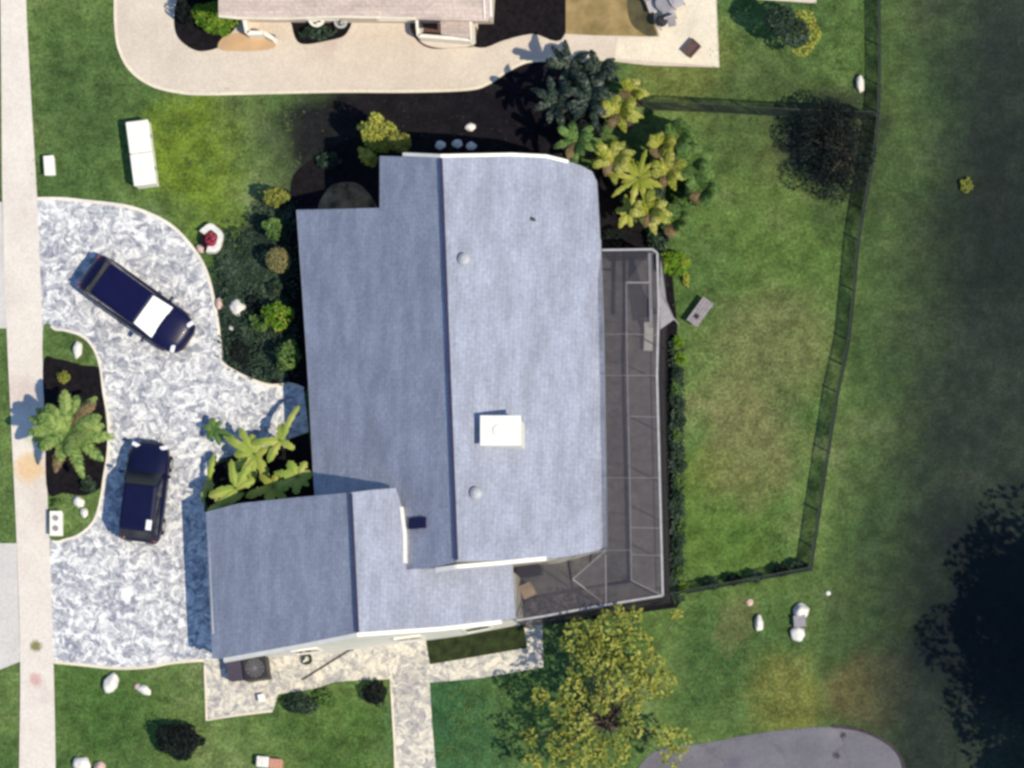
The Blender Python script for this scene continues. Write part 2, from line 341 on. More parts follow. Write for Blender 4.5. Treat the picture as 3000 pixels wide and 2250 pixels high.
# ---------------------------------------------------------------- ground and paving
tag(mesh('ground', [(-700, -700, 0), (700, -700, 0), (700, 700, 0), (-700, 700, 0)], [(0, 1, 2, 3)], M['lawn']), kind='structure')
fenceline = [(2586, -3000), (2583, -300), (2580, 0), (2581, 253), (2572, 398), (2549, 545), (2520, 707), (2492, 1000), (2459, 1153), (2405, 1500), (2380, 1668)]
walkL = [(-5, -400), (2, 0), (5, 300), (8, 600), (20, 960), (36, 1300), (50, 1600), (60, 1940), (57, 2250), (55, 2700)]
walkR = [(72, -400), (77, 0), (92, 300), (108, 560), (118, 780), (125, 965), (130, 1200), (140, 1450), (148, 1650), (157, 1940), (163, 2250), (165, 2700)]
slab('sidewalk', smooth_line(walkL) + smooth_line(walkR)[::-1], .050, M['walk'])
slab('driveway_apron', [(-700, 590), (6, 592), (20, 962), (-700, 962)], .040, M['apron'])
slab('driveway_apron', [(-700, 2040), (-120, 1985), (0, 1962), (60, 1938), (49, 1592), (0, 1592), (-700, 1592)], .040, M['apron'])
slab('road', [(-1400, -3000), (-560, -3000), (-560, 5000), (-1400, 5000)], .020, M['road'])
outer = smooth_line([(108, 583), (180, 583), (250, 590), (370, 605), (450, 632), (510, 668), (555, 715), (590, 765), (612, 820), (626, 880), (638, 950), (648, 1040), (650, 1062)]) 
outer += smooth_line([(668, 1078), (720, 1106), (790, 1130), (850, 1126), (890, 1140)])
south = smooth_line([(600, 1935), (560, 1937), (500, 1943), (430, 1955), (340, 1958), (240, 1948), (156, 1940)])
bed_edge = smooth_line([(905, 1265), (850, 1285), (780, 1310), (710, 1328), (650, 1345), (620, 1370), (606, 1410), (600, 1450), (598, 1500)])
slab('driveway', outer + bed_edge + [(700, 1520), (700, 1925)] + south + [(148, 1650), (140, 1450), (130, 1200), (125, 965), (118, 780)], .035, M['pavers'])
tag(ribbon('kerb', outer, .13, -.05, .058, M['edge']), kind='structure')
tag(ribbon('kerb', south, .11, -.05, .058, M['cream']), kind='structure')
isl = smooth_line([(127, 968), (165, 966), (200, 970), (245, 987), (275, 1020), (295, 1075), (305, 1150), (318, 1230), (318, 1320), (306, 1400), (297, 1460), (280, 1520), (245, 1560), (200, 1580), (148, 1578), (140, 1450), (132, 1250)], closed=True)
slab('island_bed', isl, .052, M['lawn'], .05)
slab('mulch_bed', smooth_line([(128, 1062), (170, 1052), (240, 1070), (300, 1085), (306, 1180), (316, 1300), (308, 1380), (300, 1425), (250, 1452), (190, 1445), (140, 1440), (134, 1250)], closed=True), .060, M['mulch'], .05)
tag(ribbon('kerb', [p for p in isl if p[0] > 150], .10, -.05, .072, M['edge']), kind='structure')
# garden beds next to the house
slab('mulch_bed', [(840, 1290), (905, 1268), (925, 1450), (610, 1500), (600, 1450), (620, 1370), (700, 1330)], .018, M['mulch'], .015)
slab('mulch_bed', smooth_line([(770, 600), (870, 600), (905, 1120), (790, 1120), (745, 1000), (740, 800)], closed=True), .018, M['mulch'], .015)
slab('mulch_bed', smooth_line([(870, 500), (960, 440), (1050, 400), (1140, 420), (1130, 640), (850, 640), (850, 560)], closed=True), .010, M['mulch'], .008)  # dark bed also stands in for house shade in this notch
slab('sand_patch', smooth_line([(960, 555), (1000, 535), (1060, 545), (1100, 620), (940, 620)], closed=True), .020, simple('pale_sand', (.34, .23, .13), (.04, .03, .02), 1.6, .95, .1), .012)
slab('mulch_bed', smooth_line([(1740, 470), (1800, 480), (1850, 600), (1900, 730), (1740, 740)], closed=True), .020, M['mulch'], .015)
slab('mulch_bed', smooth_line([(1850, -150), (1905, -150), (1915, 60), (1925, 102), (1885, 100), (1840, 40)], closed=True), .062, simple('olive_soil', (.10, .09, .05), (.055, .05, .03), 2, .95, .1), .05)
slab('mulch_bed', [(1926, 760), (1965, 760), (1985, 960), (1978, 1100), (1984, 1400), (1992, 1760), (1985, 1780), (1600, 1832), (1592, 1800), (1930, 1745), (1920, 1400), (1915, 1000)], .018, M['mulch'], .015)
# patio south of the garage wing
slab('patio', [(598, 1938), (606, 2113), (690, 2098), (799, 2085), (815, 2034), (920, 2018), (980, 1998), (1060, 1992), (1143, 1990), (1143, 2012),
     (1150, 2120), (1161, 2250), (1166, 2600), (1290, 2600), (1277, 2250), (1266, 2120), (1259, 2000), (1400, 1988), (1592, 1955), (1588, 1780), (1250, 1780), (700, 1860), (598, 1880)], .034, M['patio'])
tag(ribbon('kerb', [(601, 1950), (606, 2110), (690, 2096), (798, 2083)], .09, -.05, .055, M['cream']), kind='structure')
tag(ribbon('kerb', [(1148, 2030), (1157, 2180), (1163, 2400)], .09, -.05, .055, M['cream']), kind='structure')
slab('planting_strip', [(1246, 1862), (1260, 1947), (1546, 1898), (1530, 1800)], .046, simple('shade_toned_grass', (.035, .05, .018), (.014, .02, .010), 3, .95, .1, bump=.8), .03)  # grass strip with the shading beside the garage put into its colour
# neighbour's path and beds
nout = smooth_line([(338, -600), (338, -50), (340, 80), (352, 150), (385, 208), (445, 250), (520, 270), (600, 276), (800, 272), (1000, 268), (1200, 268), (1370, 262), (1430, 245), (1480, 212), (1530, 186), (1570, 178), (1640, 178), (1740, 178)])
npoly = nout + [(1780, 178), (1900, 192), (2108, 198), (2095, -100), (2080, -600)]
slab('neighbour_path', npoly, .040, M['beige'])
tag(ribbon('kerb', nout, .11, -.05, .060, M['cream']), kind='structure')
slab('neighbour_patio', [(1800, 172), (2104, 194), (2092, -100), (2080, -600), (1905, -600), (1915, 40), (1935, 108), (1810, 112)], .046, M['cream'], .1)
slab('mulch_bed', smooth_line([(640, -60), (540, -40), (515, 20), (512, 80), (530, 120), (580, 150), (640, 140), (665, 110), (700, 60), (700, -60)], closed=True), .056, M['mulch'], .05)
slab('mulch_bed', smooth_line([(1440, -200), (1660, -200), (1656, 100), (1560, 100), (1480, 118), (1420, 140), (1380, 130), (1400, 90)], closed=True), .056, M['mulch'], .05)
slab('sand_patch', [(1658, -200), (1905, -200), (1912, 40), (1930, 108), (1740, 104), (1658, 100)], .058, M['tan'], .05)
slab('sand_patch', smooth_line([(655, 110), (720, 98), (800, 118), (790, 145), (650, 148)], closed=True), .058, simple('orange_soil', (.55, .36, .20), (.44, .30, .19), 1.4, .95, .1), .05)
slab('mulch_bed', smooth_line([(860, 45), (1018, 45), (1015, 100), (960, 120), (880, 128), (856, 75)], closed=True), .056, M['mulch'], .05)
slab('mulch_bed', smooth_line([(1215, 60), (1375, 60), (1400, 130), (1340, 140), (1260, 142), (1215, 110)], closed=True), .052, M['brown'], .05)
slab('cul_de_sac', smooth_line([(1850, 2290), (1900, 2215), (1960, 2190), (2060, 2178), (2200, 2152), (2330, 2135), (2440, 2130), (2520, 2143), (2590, 2175), (2632, 2215), (2650, 2270), (2640, 2500), (2300, 2700), (1900, 2700), (1840, 2400)], closed=True), .030, M['road'])
tag(ribbon('kerb', smooth_line([(2440, 2128), (2520, 2140), (2592, 2172), (2636, 2213), (2653, 2270)]), .11, -.05, .075, simple('dark_kerb', (.06, .045, .06), (.03, .02, .03), 4, .8)), kind='structure')
slab('side_path', [(2215, -300), (2395, -300), (2392, 10), (2215, -2)], .030, M['beige'])

# ---------------------------------------------------------------- the house
house = empty('house', P(1300, 1100), label='large house with pale grey-blue gable roofs, white chimney and garage wing', cat='house')
def linefn(p, q):
    a = Vector(p[:2]); d = Vector(q[:2]) - a; d.normalize(); nrm = Vector((d.y, -d.x))       # + to the right of a->b going south means ...
    return lambda x, y: (Vector((x, y)) - a).dot(nrm)
ZR = 5.85; SL = .62
ra, rb = P(1291, 462, ZR), P(1337, 1645, ZR)
dist_m = linefn(ra, rb)       # ridge runs north to south; negative on the east side
def hm(x, y): return ZR - SL * abs(dist_m(x, y))
ZG = 5.65; SGL = .58; SGR = .48
ga, gb = P(1027, 1446, ZG), P(1047, 1858, ZG); dist_g = linefn(ga, gb)
def hg(x, y):
    d = dist_g(x, y); return ZG - (SGL * d if d > 0 else SGR * -d)
def drop(px, py, fn):
    z = 3.0
    for _ in range(25): q = P(px, py, z); z = fn(q.x, q.y)
    return P(px, py, z)
def roof(name, pix, fn, m, parent, th=.16):
    top = [drop(px, py, fn) for px, py in pix]; n = len(top)
    bot = [v - Vector((0, 0, th)) for v in top]
    return MB().add(top + bot, [tuple(range(n)), tuple(range(n, 2 * n))[::-1]] + [(i, (i + 1) % n, n + (i + 1) % n, n + i) for i in range(n)]).build(name, m, parent)
def edge_trim(name, pix, fn, m, parent, wd=.14, up=.03, dn=.22, sub=8):
    pts = []
    for a, b in zip(pix[:-1], pix[1:]):
        for k in range(sub): pts.append((a[0] + (b[0] - a[0]) * k / sub, a[1] + (b[1] - a[1]) * k / sub))
    pts.append(pix[-1]); q = [drop(*p, fn) for p in pts]; n = len(q); vs = []; fs = []
    for i in range(n):
        d = q[min(i + 1, n - 1)] - q[max(i - 1, 0)]; d.z = 0; d.normalize(); s = Vector((-d.y, d.x, 0)) * wd / 2
        vs += [q[i] + s - Vector((0, 0, dn)), q[i] + s + Vector((0, 0, up)), q[i] - s + Vector((0, 0, up)), q[i] - s - Vector((0, 0, dn))]
    for i in range(n - 1):
        for k in range(4): fs.append((i * 4 + k, i * 4 + (k + 1) % 4, i * 4 + 4 + (k + 1) % 4, i * 4 + 4 + k))
    fs += [(3, 2, 1, 0), (n * 4 - 4, n * 4 - 3, n * 4 - 2, n * 4 - 1)]
    return MB().add(vs, fs).build(name, m, parent)
ridge_t = lambda t: (1291 + 46 * t, 462 + 1183 * t)
mainL = [(1112, 457), (1291, 462), (1337, 1645), (1275, 1662), (1190, 1668), (935, 1668), (920, 1430), (905, 1150), (885, 850), (868, 615), (1112, 609)]
mainR = [(1291, 462), (1500, 458), (1600, 461), (1655, 470), (1700, 484), (1734, 502), (1748, 530), (1752, 590), (1758, 700), (1765, 900), (1770, 1100), (1775, 1400), (1777, 1608), (1665, 1630), (1597, 1638), (1337, 1645)]
rl = roof('roof_slope', mainL, hm, M['roof'], house); rl['label'] = 'west roof slope turned away from the sun'
rr = roof('roof_slope', mainR, hm, M['roof'], house); rr['label'] = 'east roof slope facing the sun'
edge_trim('ridge_cap', [(1291, 464), (1337, 1640)], lambda x, y: hm(x, y) + .05, M['cap'], house, .13, .03, .05)
edge_trim('fascia', [(1180, 452), (1291, 457), (1500, 453), (1600, 458), (1665, 474)], hm, M['white'], house, .13)
edge_trim('fascia', [(1275, 1669), (1340, 1660), (1480, 1648), (1600, 1636)], hm, M['white'], house, .15)
edge_trim('gutter', [(872, 617), (888, 850), (908, 1150), (922, 1425)], hm, M['trim'], house, .08, -.02, .14)
edge_trim('gutter', [(1757, 700), (1765, 900), (1770, 1100), (1775, 1400), (1777, 1600)], hm, M['trim'], house, .06, -.02, .14)
garL = [(1027, 1443), (1047, 1856), (860, 1894), (660, 1930), (622, 1928), (603, 1500), (700, 1475), (860, 1458)]
garR = [(1027, 1443), (1100, 1434), (1160, 1430), (1176, 1480), (1188, 1560), (1190, 1668), (1300, 1664), (1502, 1655), (1510, 1812), (1300, 1838), (1047, 1856)]
gl = roof('roof_slope', garL, hg, M['roof'], house); gl['label'] = 'west slope of the garage wing'
gr = roof('roof_slope', garR, hg, M['roof'], house); gr['label'] = 'east slope of the garage wing'
edge_trim('ridge_cap', [(1027, 1446), (1047, 1852)], lambda x, y: hg(x, y) + .05, M['cap'], house, .13, .03, .05)
edge_trim('fascia', [(655, 1934), (860, 1897), (1047, 1860), (1300, 1842), (1470, 1822)], hg, M['white'], house, .16)
edge_trim('fascia', [(1176, 1485), (1186, 1560), (1187, 1650)], hg, M['white'], house, .12)
# walls
def walls(name, pix, fn, m, parent, step=.6):
    vs, fs = [], []; pts = [Vector(p) for p in pix]; n = len(pts)
    for i in range(n):
        a, b = pts[i], pts[(i + 1) % n]; k = max(1, int((b - a).length / step))
        for j in range(k):
            q = a.lerp(b, j / k); vs += [(q.x, q.y, -.1), (q.x, q.y, max(.4, fn(q.x, q.y) - .17))]
    N = len(vs) // 2
    for i in range(N): j = (i + 1) % N; fs.append((2 * i, 2 * j, 2 * j + 1, 2 * i + 1))
    return mesh(name, vs, fs, m, parent)
def inset(pix, fn, d):
    q = [Vector(drop(*p, fn)[:2]) for p in pix]
    if area(q) < 0: q = q[::-1]
    out = []; n = len(q)
    for i in range(n):
        e1 = (q[i] - q[i - 1]).normalized(); e2 = (q[(i + 1) % n] - q[i]).normalized()
        n1 = Vector((-e1.y, e1.x)); n2 = Vector((-e2.y, e2.x)); b = (n1 + n2)
        b = b.normalized() * d / max(.35, b.normalized().dot(n1)); out.append(q[i] + b)
    return out
mw = inset([(1112, 457), (1291, 462), (1500, 458), (1640, 470), (1734, 505), (1757, 700), (1765, 900), (1770, 1100), (1775, 1400), (1777, 1608), (1597, 1640), (1337, 1647), (1190, 1668), (935, 1668), (920, 1430), (905, 1150), (885, 850), (868, 615), (1112, 609)], hm, .36)
walls('wall', mw, hm, M['wall'], house)
gw = inset([(603, 1500), (700, 1475), (860, 1458), (1027, 1443), (1160, 1432), (1190, 1560), (1190, 1668), (1300, 1664), (1502, 1655), (1510, 1812), (1300, 1838), (1047, 1856), (860, 1894), (622, 1930)], hg, .14)
walls('wall', gw, hg, M['wall'], house)
def opening(a, b, t, wd, z0, ht, name, parent, panem, framem=None, depth=.05, panels=0):
    a, b = Vector((a[0], a[1], 0)), Vector((b[0], b[1], 0)); d = (b - a).normalized(); nn = Vector((d.y, -d.x, 0)); c = a.lerp(b, t) + nn * depth
    fr = MB(); fm = framem or M['white']
    h0, h1 = c - d * wd / 2, c + d * wd / 2; up = Vector((0, 0, 1))
    for p, q in ((h0 + up * z0, h0 + up * (z0 + ht)), (h1 + up * z0, h1 + up * (z0 + ht)), (h0 + up * (z0 + ht), h1 + up * (z0 + ht)), (h0 + up * z0, h1 + up * z0)): fr.bar(p, q, .08)
    fo = fr.build(name, fm, parent)
    pm = MB().bar(h0 + up * (z0 + ht / 2) - nn * .01, h1 + up * (z0 + ht / 2) - nn * .01, .03, ht - .05)
    pm.build('pane' if name == 'window' else 'door_leaf', panem, fo)
    if panels:
        g = MB()
        for k in range(1, panels): g.bar(h0 + up * (z0 + ht * k / panels) + nn * .012, h1 + up * (z0 + ht * k / panels) + nn * .012, .012, .02)
        g.build('panel_seam', M['grey'], fo)
    return fo
# wall corners run anticlockwise; find edges by midpoint direction
def seg(poly, px, py):
    q = Vector(P(px, py, 1.2)[:2]); best = None
    for i in range(len(poly)):
        a, b = poly[i], poly[(i + 1) % len(poly)]; t = max(0, min(1, (q - a).dot(b - a) / (b - a).length_squared)); d = (a.lerp(b, t) - q).length
        if best is None or d < best[0]: best = (d, a, b, t)
    return best[1:]
for px, py, wd in ((880, 760, 1.6), (885, 960, 1.2), (905, 1330, 1.4), (1000, 612, 1.1), (1350, 470, 1.2), (1560, 475, 1.2)):
    a, b, t = seg(mw, px, py); opening(a, b, t, wd, .80, 1.15, 'window', house, M['glass'], M['trim'], .03)
a, b, t = seg(mw, 905, 1180); fd = opening(a, b, t, 1.1, .06, 1.95, 'front_door', house, M['door'])
a, b, t = seg(gw, 612, 1700); opening(a, b, t, 4.4, .06, 1.95, 'garage_door', house, M['white'], None, .02, panels=4)
for px, py in ((900, 1890), (1200, 1850), (1400, 1830)):
    a, b, t = seg(gw, px, py); opening(a, b, t, 1.0, 1.0, 1.1, 'window', house, M['glass'])
for px, py, wd in ((1768, 950, 2.6), (1772, 1300, 2.6)):
    a, b, t = seg(mw, px, py); opening(a, b, t, wd, .1, 1.9, 'sliding_door', house, M['glass'], M['dark'], .02)
# roof furniture
z0 = 4.95
q = drop(1468, 1290, hm); q2 = drop(1468, 1232, hm)
cc = P(1467, 1262, z0 + .75); cb = MB(); cb.box((cc.x, cc.y, z0 - .4), (1.36, 1.0, 2.3)); ch = cb.build('chimney', M['wall'], rr, bevel=.02)
cpo = MB().box((cc.x, cc.y, z0 + .80), (1.56, 1.16, .10)).build('chimney_cap', M['white'], rr, bevel=.02)
ring_ = MB().tube((cc.x - .05, cc.y, z0 + .84), (cc.x - .05, cc.y, z0 + .90), .24, .22, 20); ring_.build('flue', M['white'], rr)
def vent(px, py, r, m, hgt=.28):
    q = drop(px, py, hm); mb = MB(); mb.tube((q.x, q.y, q.z - .1), (q.x, q.y, q.z + hgt * .55), r * .8, r * .8, 18)
    mb.tube((q.x, q.y, q.z + hgt * .55), (q.x, q.y, q.z + hgt * .75), r, r * .92, 18); mb.tube((q.x, q.y, q.z + hgt * .75), (q.x, q.y, q.z + hgt), r * .92, r * .35, 18)
    return mb.build('roof_vent', m, rr, smooth=False)
vent(1362, 762, .24, M['trim'], .38); vent(1397, 1447, .24, M['trim'], .38); vent(1565, 645, .07, M['brown'], .3)
q = drop(1224, 1533, hm); qn = Vector((SL, 0, 1)).normalized()
sk = MB().box((q.x, q.y, q.z + .06), (.80, .42, .14), M=Matrix.Rotation(-math.atan(SL), 3, 'Y'))
sk.build('vent_box', simple('navy_metal', (.008, .008, .05), (.006, .006, .04), 3, .4, bump=0), rl)  # low dark metal vent box on the west slope

# ---------------------------------------------------------------- screened pool enclosure
enc = empty('pool_enclosure', P(1860, 1200), label='dark screened patio enclosure with pale aluminium frame behind the house', cat='screen enclosure')
deckp = [(1755, 735), (1902, 733), (1932, 742), (1934, 900), (1927, 1100), (1935, 1400), (1942, 1750), (1590, 1812), (1512, 1822), (1505, 1600), (1700, 1560)]
dk = [tuple(P(*p)[:2]) for p in deckp]
if area(dk) < 0: dk = dk[::-1]
MB().prism(dk, -.05, .05).build('deck', M['deck'], enc)
ZE, ZI = 2.45, 2.95
Eo = [P(1764, 733, ZE), P(1912, 731, ZE), P(1926, 742, ZE), P(1930, 900, ZE), P(1925, 1100, ZE), P(1933, 1400, ZE), P(1942, 1745, ZE), P(1775, 1772, ZE), P(1590, 1806, ZE), P(1514, 1818, ZE)]
fr = MB(); sn = MB(); dkf = MB()
def v0(v): return Vector((v.x, v.y, .04))
for i in range(len(Eo) - 1):
    a, b = Eo[i], Eo[i + 1]; fr.bar(a, b, .075, .10)
    k = max(1, round((b - a).length / 1.6))
    for j in range(k + (i == len(Eo) - 2)):
        c = a.lerp(b, j / k); dkf.bar(v0(c), c - Vector((0, 0, .06)), .045)
    dkf.bar(a.lerp(v0(a), .65), b.lerp(v0(b), .65), .035)
    sn.add([v0(a), v0(b), b, a], [(0, 1, 2, 3)])
# the raised flat part of the screen roof, and its slopes
per = fr; fr = MB()
inn = [P(1768, 828, ZI), P(1834, 828, ZI), P(1838, 1100, ZI), P(1845, 1400, ZI), P(1850, 1700, ZI)]
hs = [P(1768, 733, ZE + .1), P(1772, 1100, ZI), P(1775, 1400, ZI), P(1777, 1612, ZI), P(1778, 1690, ZI)]
for a, b in zip(inn[1:-1], inn[2:]): fr.bar(a, b, .035, .05)
fr.bar(inn[1], P(1903, 828, ZI - .2), .07); fr.bar(P(1903, 742, ZE + .1), P(1908, 960, ZI - .2), .12, .07)
for a, b in ((inn[2], Eo[4]), (inn[3], Eo[5]), (P(1842, 1220, ZI), P(1930, 1222, ZE)), (P(1847, 1545, ZI), P(1936, 1548, ZE)), (P(1848, 1625, ZI), P(1938, 1628, ZE)), (inn[4], Eo[6]),
             (hs[1], inn[2]), (hs[2], inn[3]), (P(1777, 1612, ZI), P(1849, 1612, ZI)), (P(1772, 980, ZI), P(1836, 978, ZI)), (P(1836, 978, ZI), P(1928, 982, ZE))): fr.bar(a, b, .018)
tip = P(1678, 1697, 2.9)
for a, b in ((tip, P(1764, 1622, ZI)), (tip, P(1764, 1762, ZE)), (P(1774, 1625, ZI), P(1776, 1768, ZE)), (P(1764, 1622, ZI), hs[3])): fr.bar(a, b, .05)
sn.add([P(1768, 828, ZI), inn[1], inn[2], hs[1]], [(0, 1, 2, 3)]); sn.add([hs[1], inn[2], inn[3], hs[2]], [(0, 1, 2, 3)])
sn.add([hs[2], inn[3], inn[4], hs[3]], [(0, 1, 2, 3)]); sn.add([Eo[0], Eo[1], inn[1], inn[0]], [(0, 1, 2, 3)])
sn.add([Eo[1], Eo[3], inn[2], inn[1]], [(0, 1, 2, 3)]); sn.add([Eo[3], Eo[4], inn[2]], [(0, 1, 2)])
sn.add([inn[2], Eo[4], Eo[5], inn[3]], [(0, 1, 2, 3)]); sn.add([inn[3], Eo[5], Eo[6], inn[4]], [(0, 1, 2, 3)])
sn.add([tip, hs[3], inn[4], Eo[6], Eo[7]], [(0, 1, 2, 3, 4)]); sn.add([tip, Eo[7], Eo[8], Eo[9], P(1510, 1660, 2.7), P(1600, 1645, 2.9)], [(0, 1, 2, 3, 4, 5)])
per.build('frame', M['alu'], enc); fr.build('roof_beams', M['dimalu'], enc); dkf.build('side_frame', M['dark'], enc); sn.build('screen', M['screen'], enc)
# grey canvas awning leaning out of the enclosure's east side
aw = empty('shade_sail', P(1945, 900), label='grey triangular shade cloth sloping off the east side of the screen enclosure', cat='shade sail')
A = [P(1936, 760, 2.2), P(1952, 880, 1.6), P(1976, 935, 1.2), P(1930, 968, 1.9), P(1932, 860, 2.3)]
MB().add(A + [a - Vector((0, 0, .02)) for a in A], [(0, 1, 2, 3, 4), (9, 8, 7, 6, 5)] + [(i, (i + 1) % 5, 5 + (i + 1) % 5, 5 + i) for i in range(5)]).build('cloth', M['grey'], aw)
MB().tube((A[2].x, A[2].y, 0), A[2], .03).build('pole', M['alu'], aw)

# ---------------------------------------------------------------- furniture and small things
def lounger(px, py, rz, label, group=None):
    o = empty('sun_lounger', P(px, py, .3), rz, label, 'sun lounger', group); o.location.z = .05
    f = MB(); f.box((0, 0, .26), (.62, 1.25, .05)); f.build('frame', M['white'], o)
    c = MB(); c.box((0, -.08, .33), (.56, 1.05, .08)); c.build('cushion', M['white'], o, bevel=.02)
    b = MB(); b.box((0, .62, .50), (.56, .50, .07), M=Matrix.Rotation(R(40), 3, 'X')); b.build('backrest', M['white'], o, bevel=.02)
    for x in (-.26, .26):
        for y in (-.55, .5): MB().box((x, y, .12), (.05, .05, .24)).build('leg', M['white'], o)
    return o
lounger(1899, 992, R(-2), 'white sun lounger on the deck inside the screen enclosure').scale = (.55, .75, .8)
tc = empty('deck_chair', P(1549, 1737, .4), R(25), 'tan canvas folding chair near the south edge of the screened deck', 'chair'); tc.location.z = .05
MB().box((0, 0, .38), (.52, .34, .05)).build('seat', M['tanc'], tc); MB().box((0, .22, .62), (.52, .05, .45), M=Matrix.Rotation(R(-15), 3, 'X')).build('backrest', M['tanc'], tc)
for x in (-.23, .23):
    for y in (-.14, .14): MB().tube((x, y, 0), (x, y, .37), .018).build('leg', M['alu'], tc)
db = empty('deck_box', P(1553, 1676, .3), R(8), 'navy blue deck box at the north-west corner of the screened deck', 'deck box'); db.location.z = .05
MB().box((0, 0, .24), (.92, .34, .46)).build('body', M['darknavy'], db, bevel=.02); MB().box((0, 0, .49), (.96, .38, .05)).build('lid', M['darknavy'], db, bevel=.02)
# bench on the east lawn
bn = empty('garden_bench', P(2053, 916, .25), R(-36), 'grey slatted wooden bench standing on the lawn east of the enclosure', 'bench')
bn.location.z = 0
seat = MB()
for k in range(4): seat.box((-.19 + k * .127, 0, .44), (.11, 1.12, .04))
seat.build('seat', M['wood'], bn)
for y in (-.45, .45):
    for x in (-.18, .18): MB().box((x, y, .21), (.06, .06, .42)).build('leg', M['wood'], bn)
MB().box((0, -.22, .475), (.17, .17, .03)).build('tray', M['dark'], bn)
# white twin lidded box on the north-west lawn
bx = empty('storage_box', P(418, 452, .4), R(7.5), 'long white storage box with two lids on the lawn', 'storage box'); bx.location.z = 0
MB().box((0, 0, .33), (.80, 2.50, .66)).build('body', M['white'], bx, bevel=.02)
for y in (-.635, .635): MB().box((0, y, .70), (.88, 1.245, .08)).build('lid', M['white'], bx, bevel=.03)
for y in (-.635, .635): MB().box((.45, y, .52), (.03, .14, .08)).build('handle', M['grey'], bx)
def pedestal(px, py, sx, sy, h, rz, label, name='utility_box', cat='utility box'):
    o = empty(name, P(px, py, h / 2), rz, label, cat); o.location.z = 0
    MB().box((0, 0, h / 2), (sx, sy, h)).build('cabinet', M['white'], o, bevel=.04)
    MB().box((0, 0, h + .02), (sx + .05, sy + .05, .05)).build('lid', M['white'], o, bevel=.02); return o
pedestal(147, 487, .36, .72, .32, R(4), 'small white utility box on the grass near the sidewalk')
o = pedestal(167, 1535, .44, .92, .35, R(0), 'white utility box with two round covers at the south end of the island')
for y in (-.2, .2): MB().tube((0, y, .40), (0, y, .43), .11, .11, 16).build('cover', M['grey'], o)
def rock(px, py, rx, ry, rz_, label, m='stone', ang=0, seed=1, group=None):
    rnd = random.Random(seed * 7 + 3); bm = bmesh.new(); bmesh.ops.create_icosphere(bm, subdivisions=3, radius=1)
    from mathutils import noise
    for v in bm.verts:
        k = 1 + .28 * noise.noise(v.co * 1.3 + Vector((seed * 3.1, seed, 0))) + .1 * noise.noise(v.co * 4 + Vector((seed, 0, 0)))
        v.co = Vector((v.co.x * rx, v.co.y * ry, v.co.z * rz_)) * k
        if v.co.z < -.3 * rz_: v.co.z = -.3 * rz_
    me = bpy.data.meshes.new('boulder'); bm.to_mesh(me); bm.free()
    for p in me.polygons: p.use_smooth = True
    o = link('boulder', me, M[m]); q = P(px, py, rz_ * .4); o.location = (q.x, q.y, rz_ * .25); o.rotation_euler = (0, 0, ang)
    return tag(o, label, 'boulder', group)
rock(695, 900, .30, .31, .28, 'round white boulder at the east edge of the driveway', seed=2)
rock(641, 889, .17, .22, .18, 'small pinkish boulder touching the driveway kerb beside the round white one', 'pinkstone', seed=5)
rock(226, 1024, .18, .34, .26, 'tall white boulder at the north tip of the planted island', seed=4, ang=R(-8))
rock(230, 1470, .20, .25, .22, 'white boulder on the island grass just north-east of the utility box', seed=7, ang=R(30))
rock(247, 1502, .15, .2, .18, 'smaller white boulder leaning on another at the island edge', seed=8)
rock(325, 2000, .26, .40, .30, 'big oval white boulder on the grass south of the driveway', seed=9, ang=R(-22))
rock(422, 2022, .28, .17, .2, 'cream and orange flat boulder on the south-west lawn', 'stone', seed=10, ang=R(-25))
rock(402, 2012, .15, .13, .13, 'little orange boulder pressed against the flat cream one', 'pinkstone', seed=11)
rock(238, 2238, .35, .30, .3, 'white boulder cut by the lower picture edge near the sidewalk', seed=12)
rock(292, 2248, .24, .22, .24, 'pinkish boulder right of a white one at the lower picture edge', 'pinkstone', seed=13)
rock(2520, 247, .16, .32, .30, 'upright white boulder beside the tall boundary fence', seed=14)
rock(2224, 1825, .17, .30, .28, 'oval white boulder alone on the lawn south of the fence', seed=15)
rock(2347, 1790, .31, .29, .36, 'larger northern white boulder of the pair with a grey box between', seed=16)
rock(2337, 1856, .27, .31, .3, 'pointed southern white boulder of the pair with a grey box between', seed=17, ang=R(12))
rock(2426, 1738, .10, .09, .08, 'tiny white stone on the grass north-east of the boulder pair', seed=18)
rock(2196, 1765, .14, .14, .07, 'small mauve stone north of the lone oval boulder', 'pinkstone', seed=19)
rock(686, 795, .09, .10, .09, 'tiny pale stone in the dark bed below the flower planter', seed=20)
rock(677, 960, .10, .09, .08, 'tiny greenish pebble south of the round white boulder', seed=21)
pz = empty('pump_box', P(2344, 1821, .2), R(5), 'low grey box between two white boulders on the east lawn', 'box'); pz.location.z = 0
MB().box((0, 0, .16), (.42, .40, .32)).build('cabinet', M['grey'], pz, bevel=.02); MB().box((0, 0, .34), (.46, .44, .04)).build('lid', M['grey'], pz)
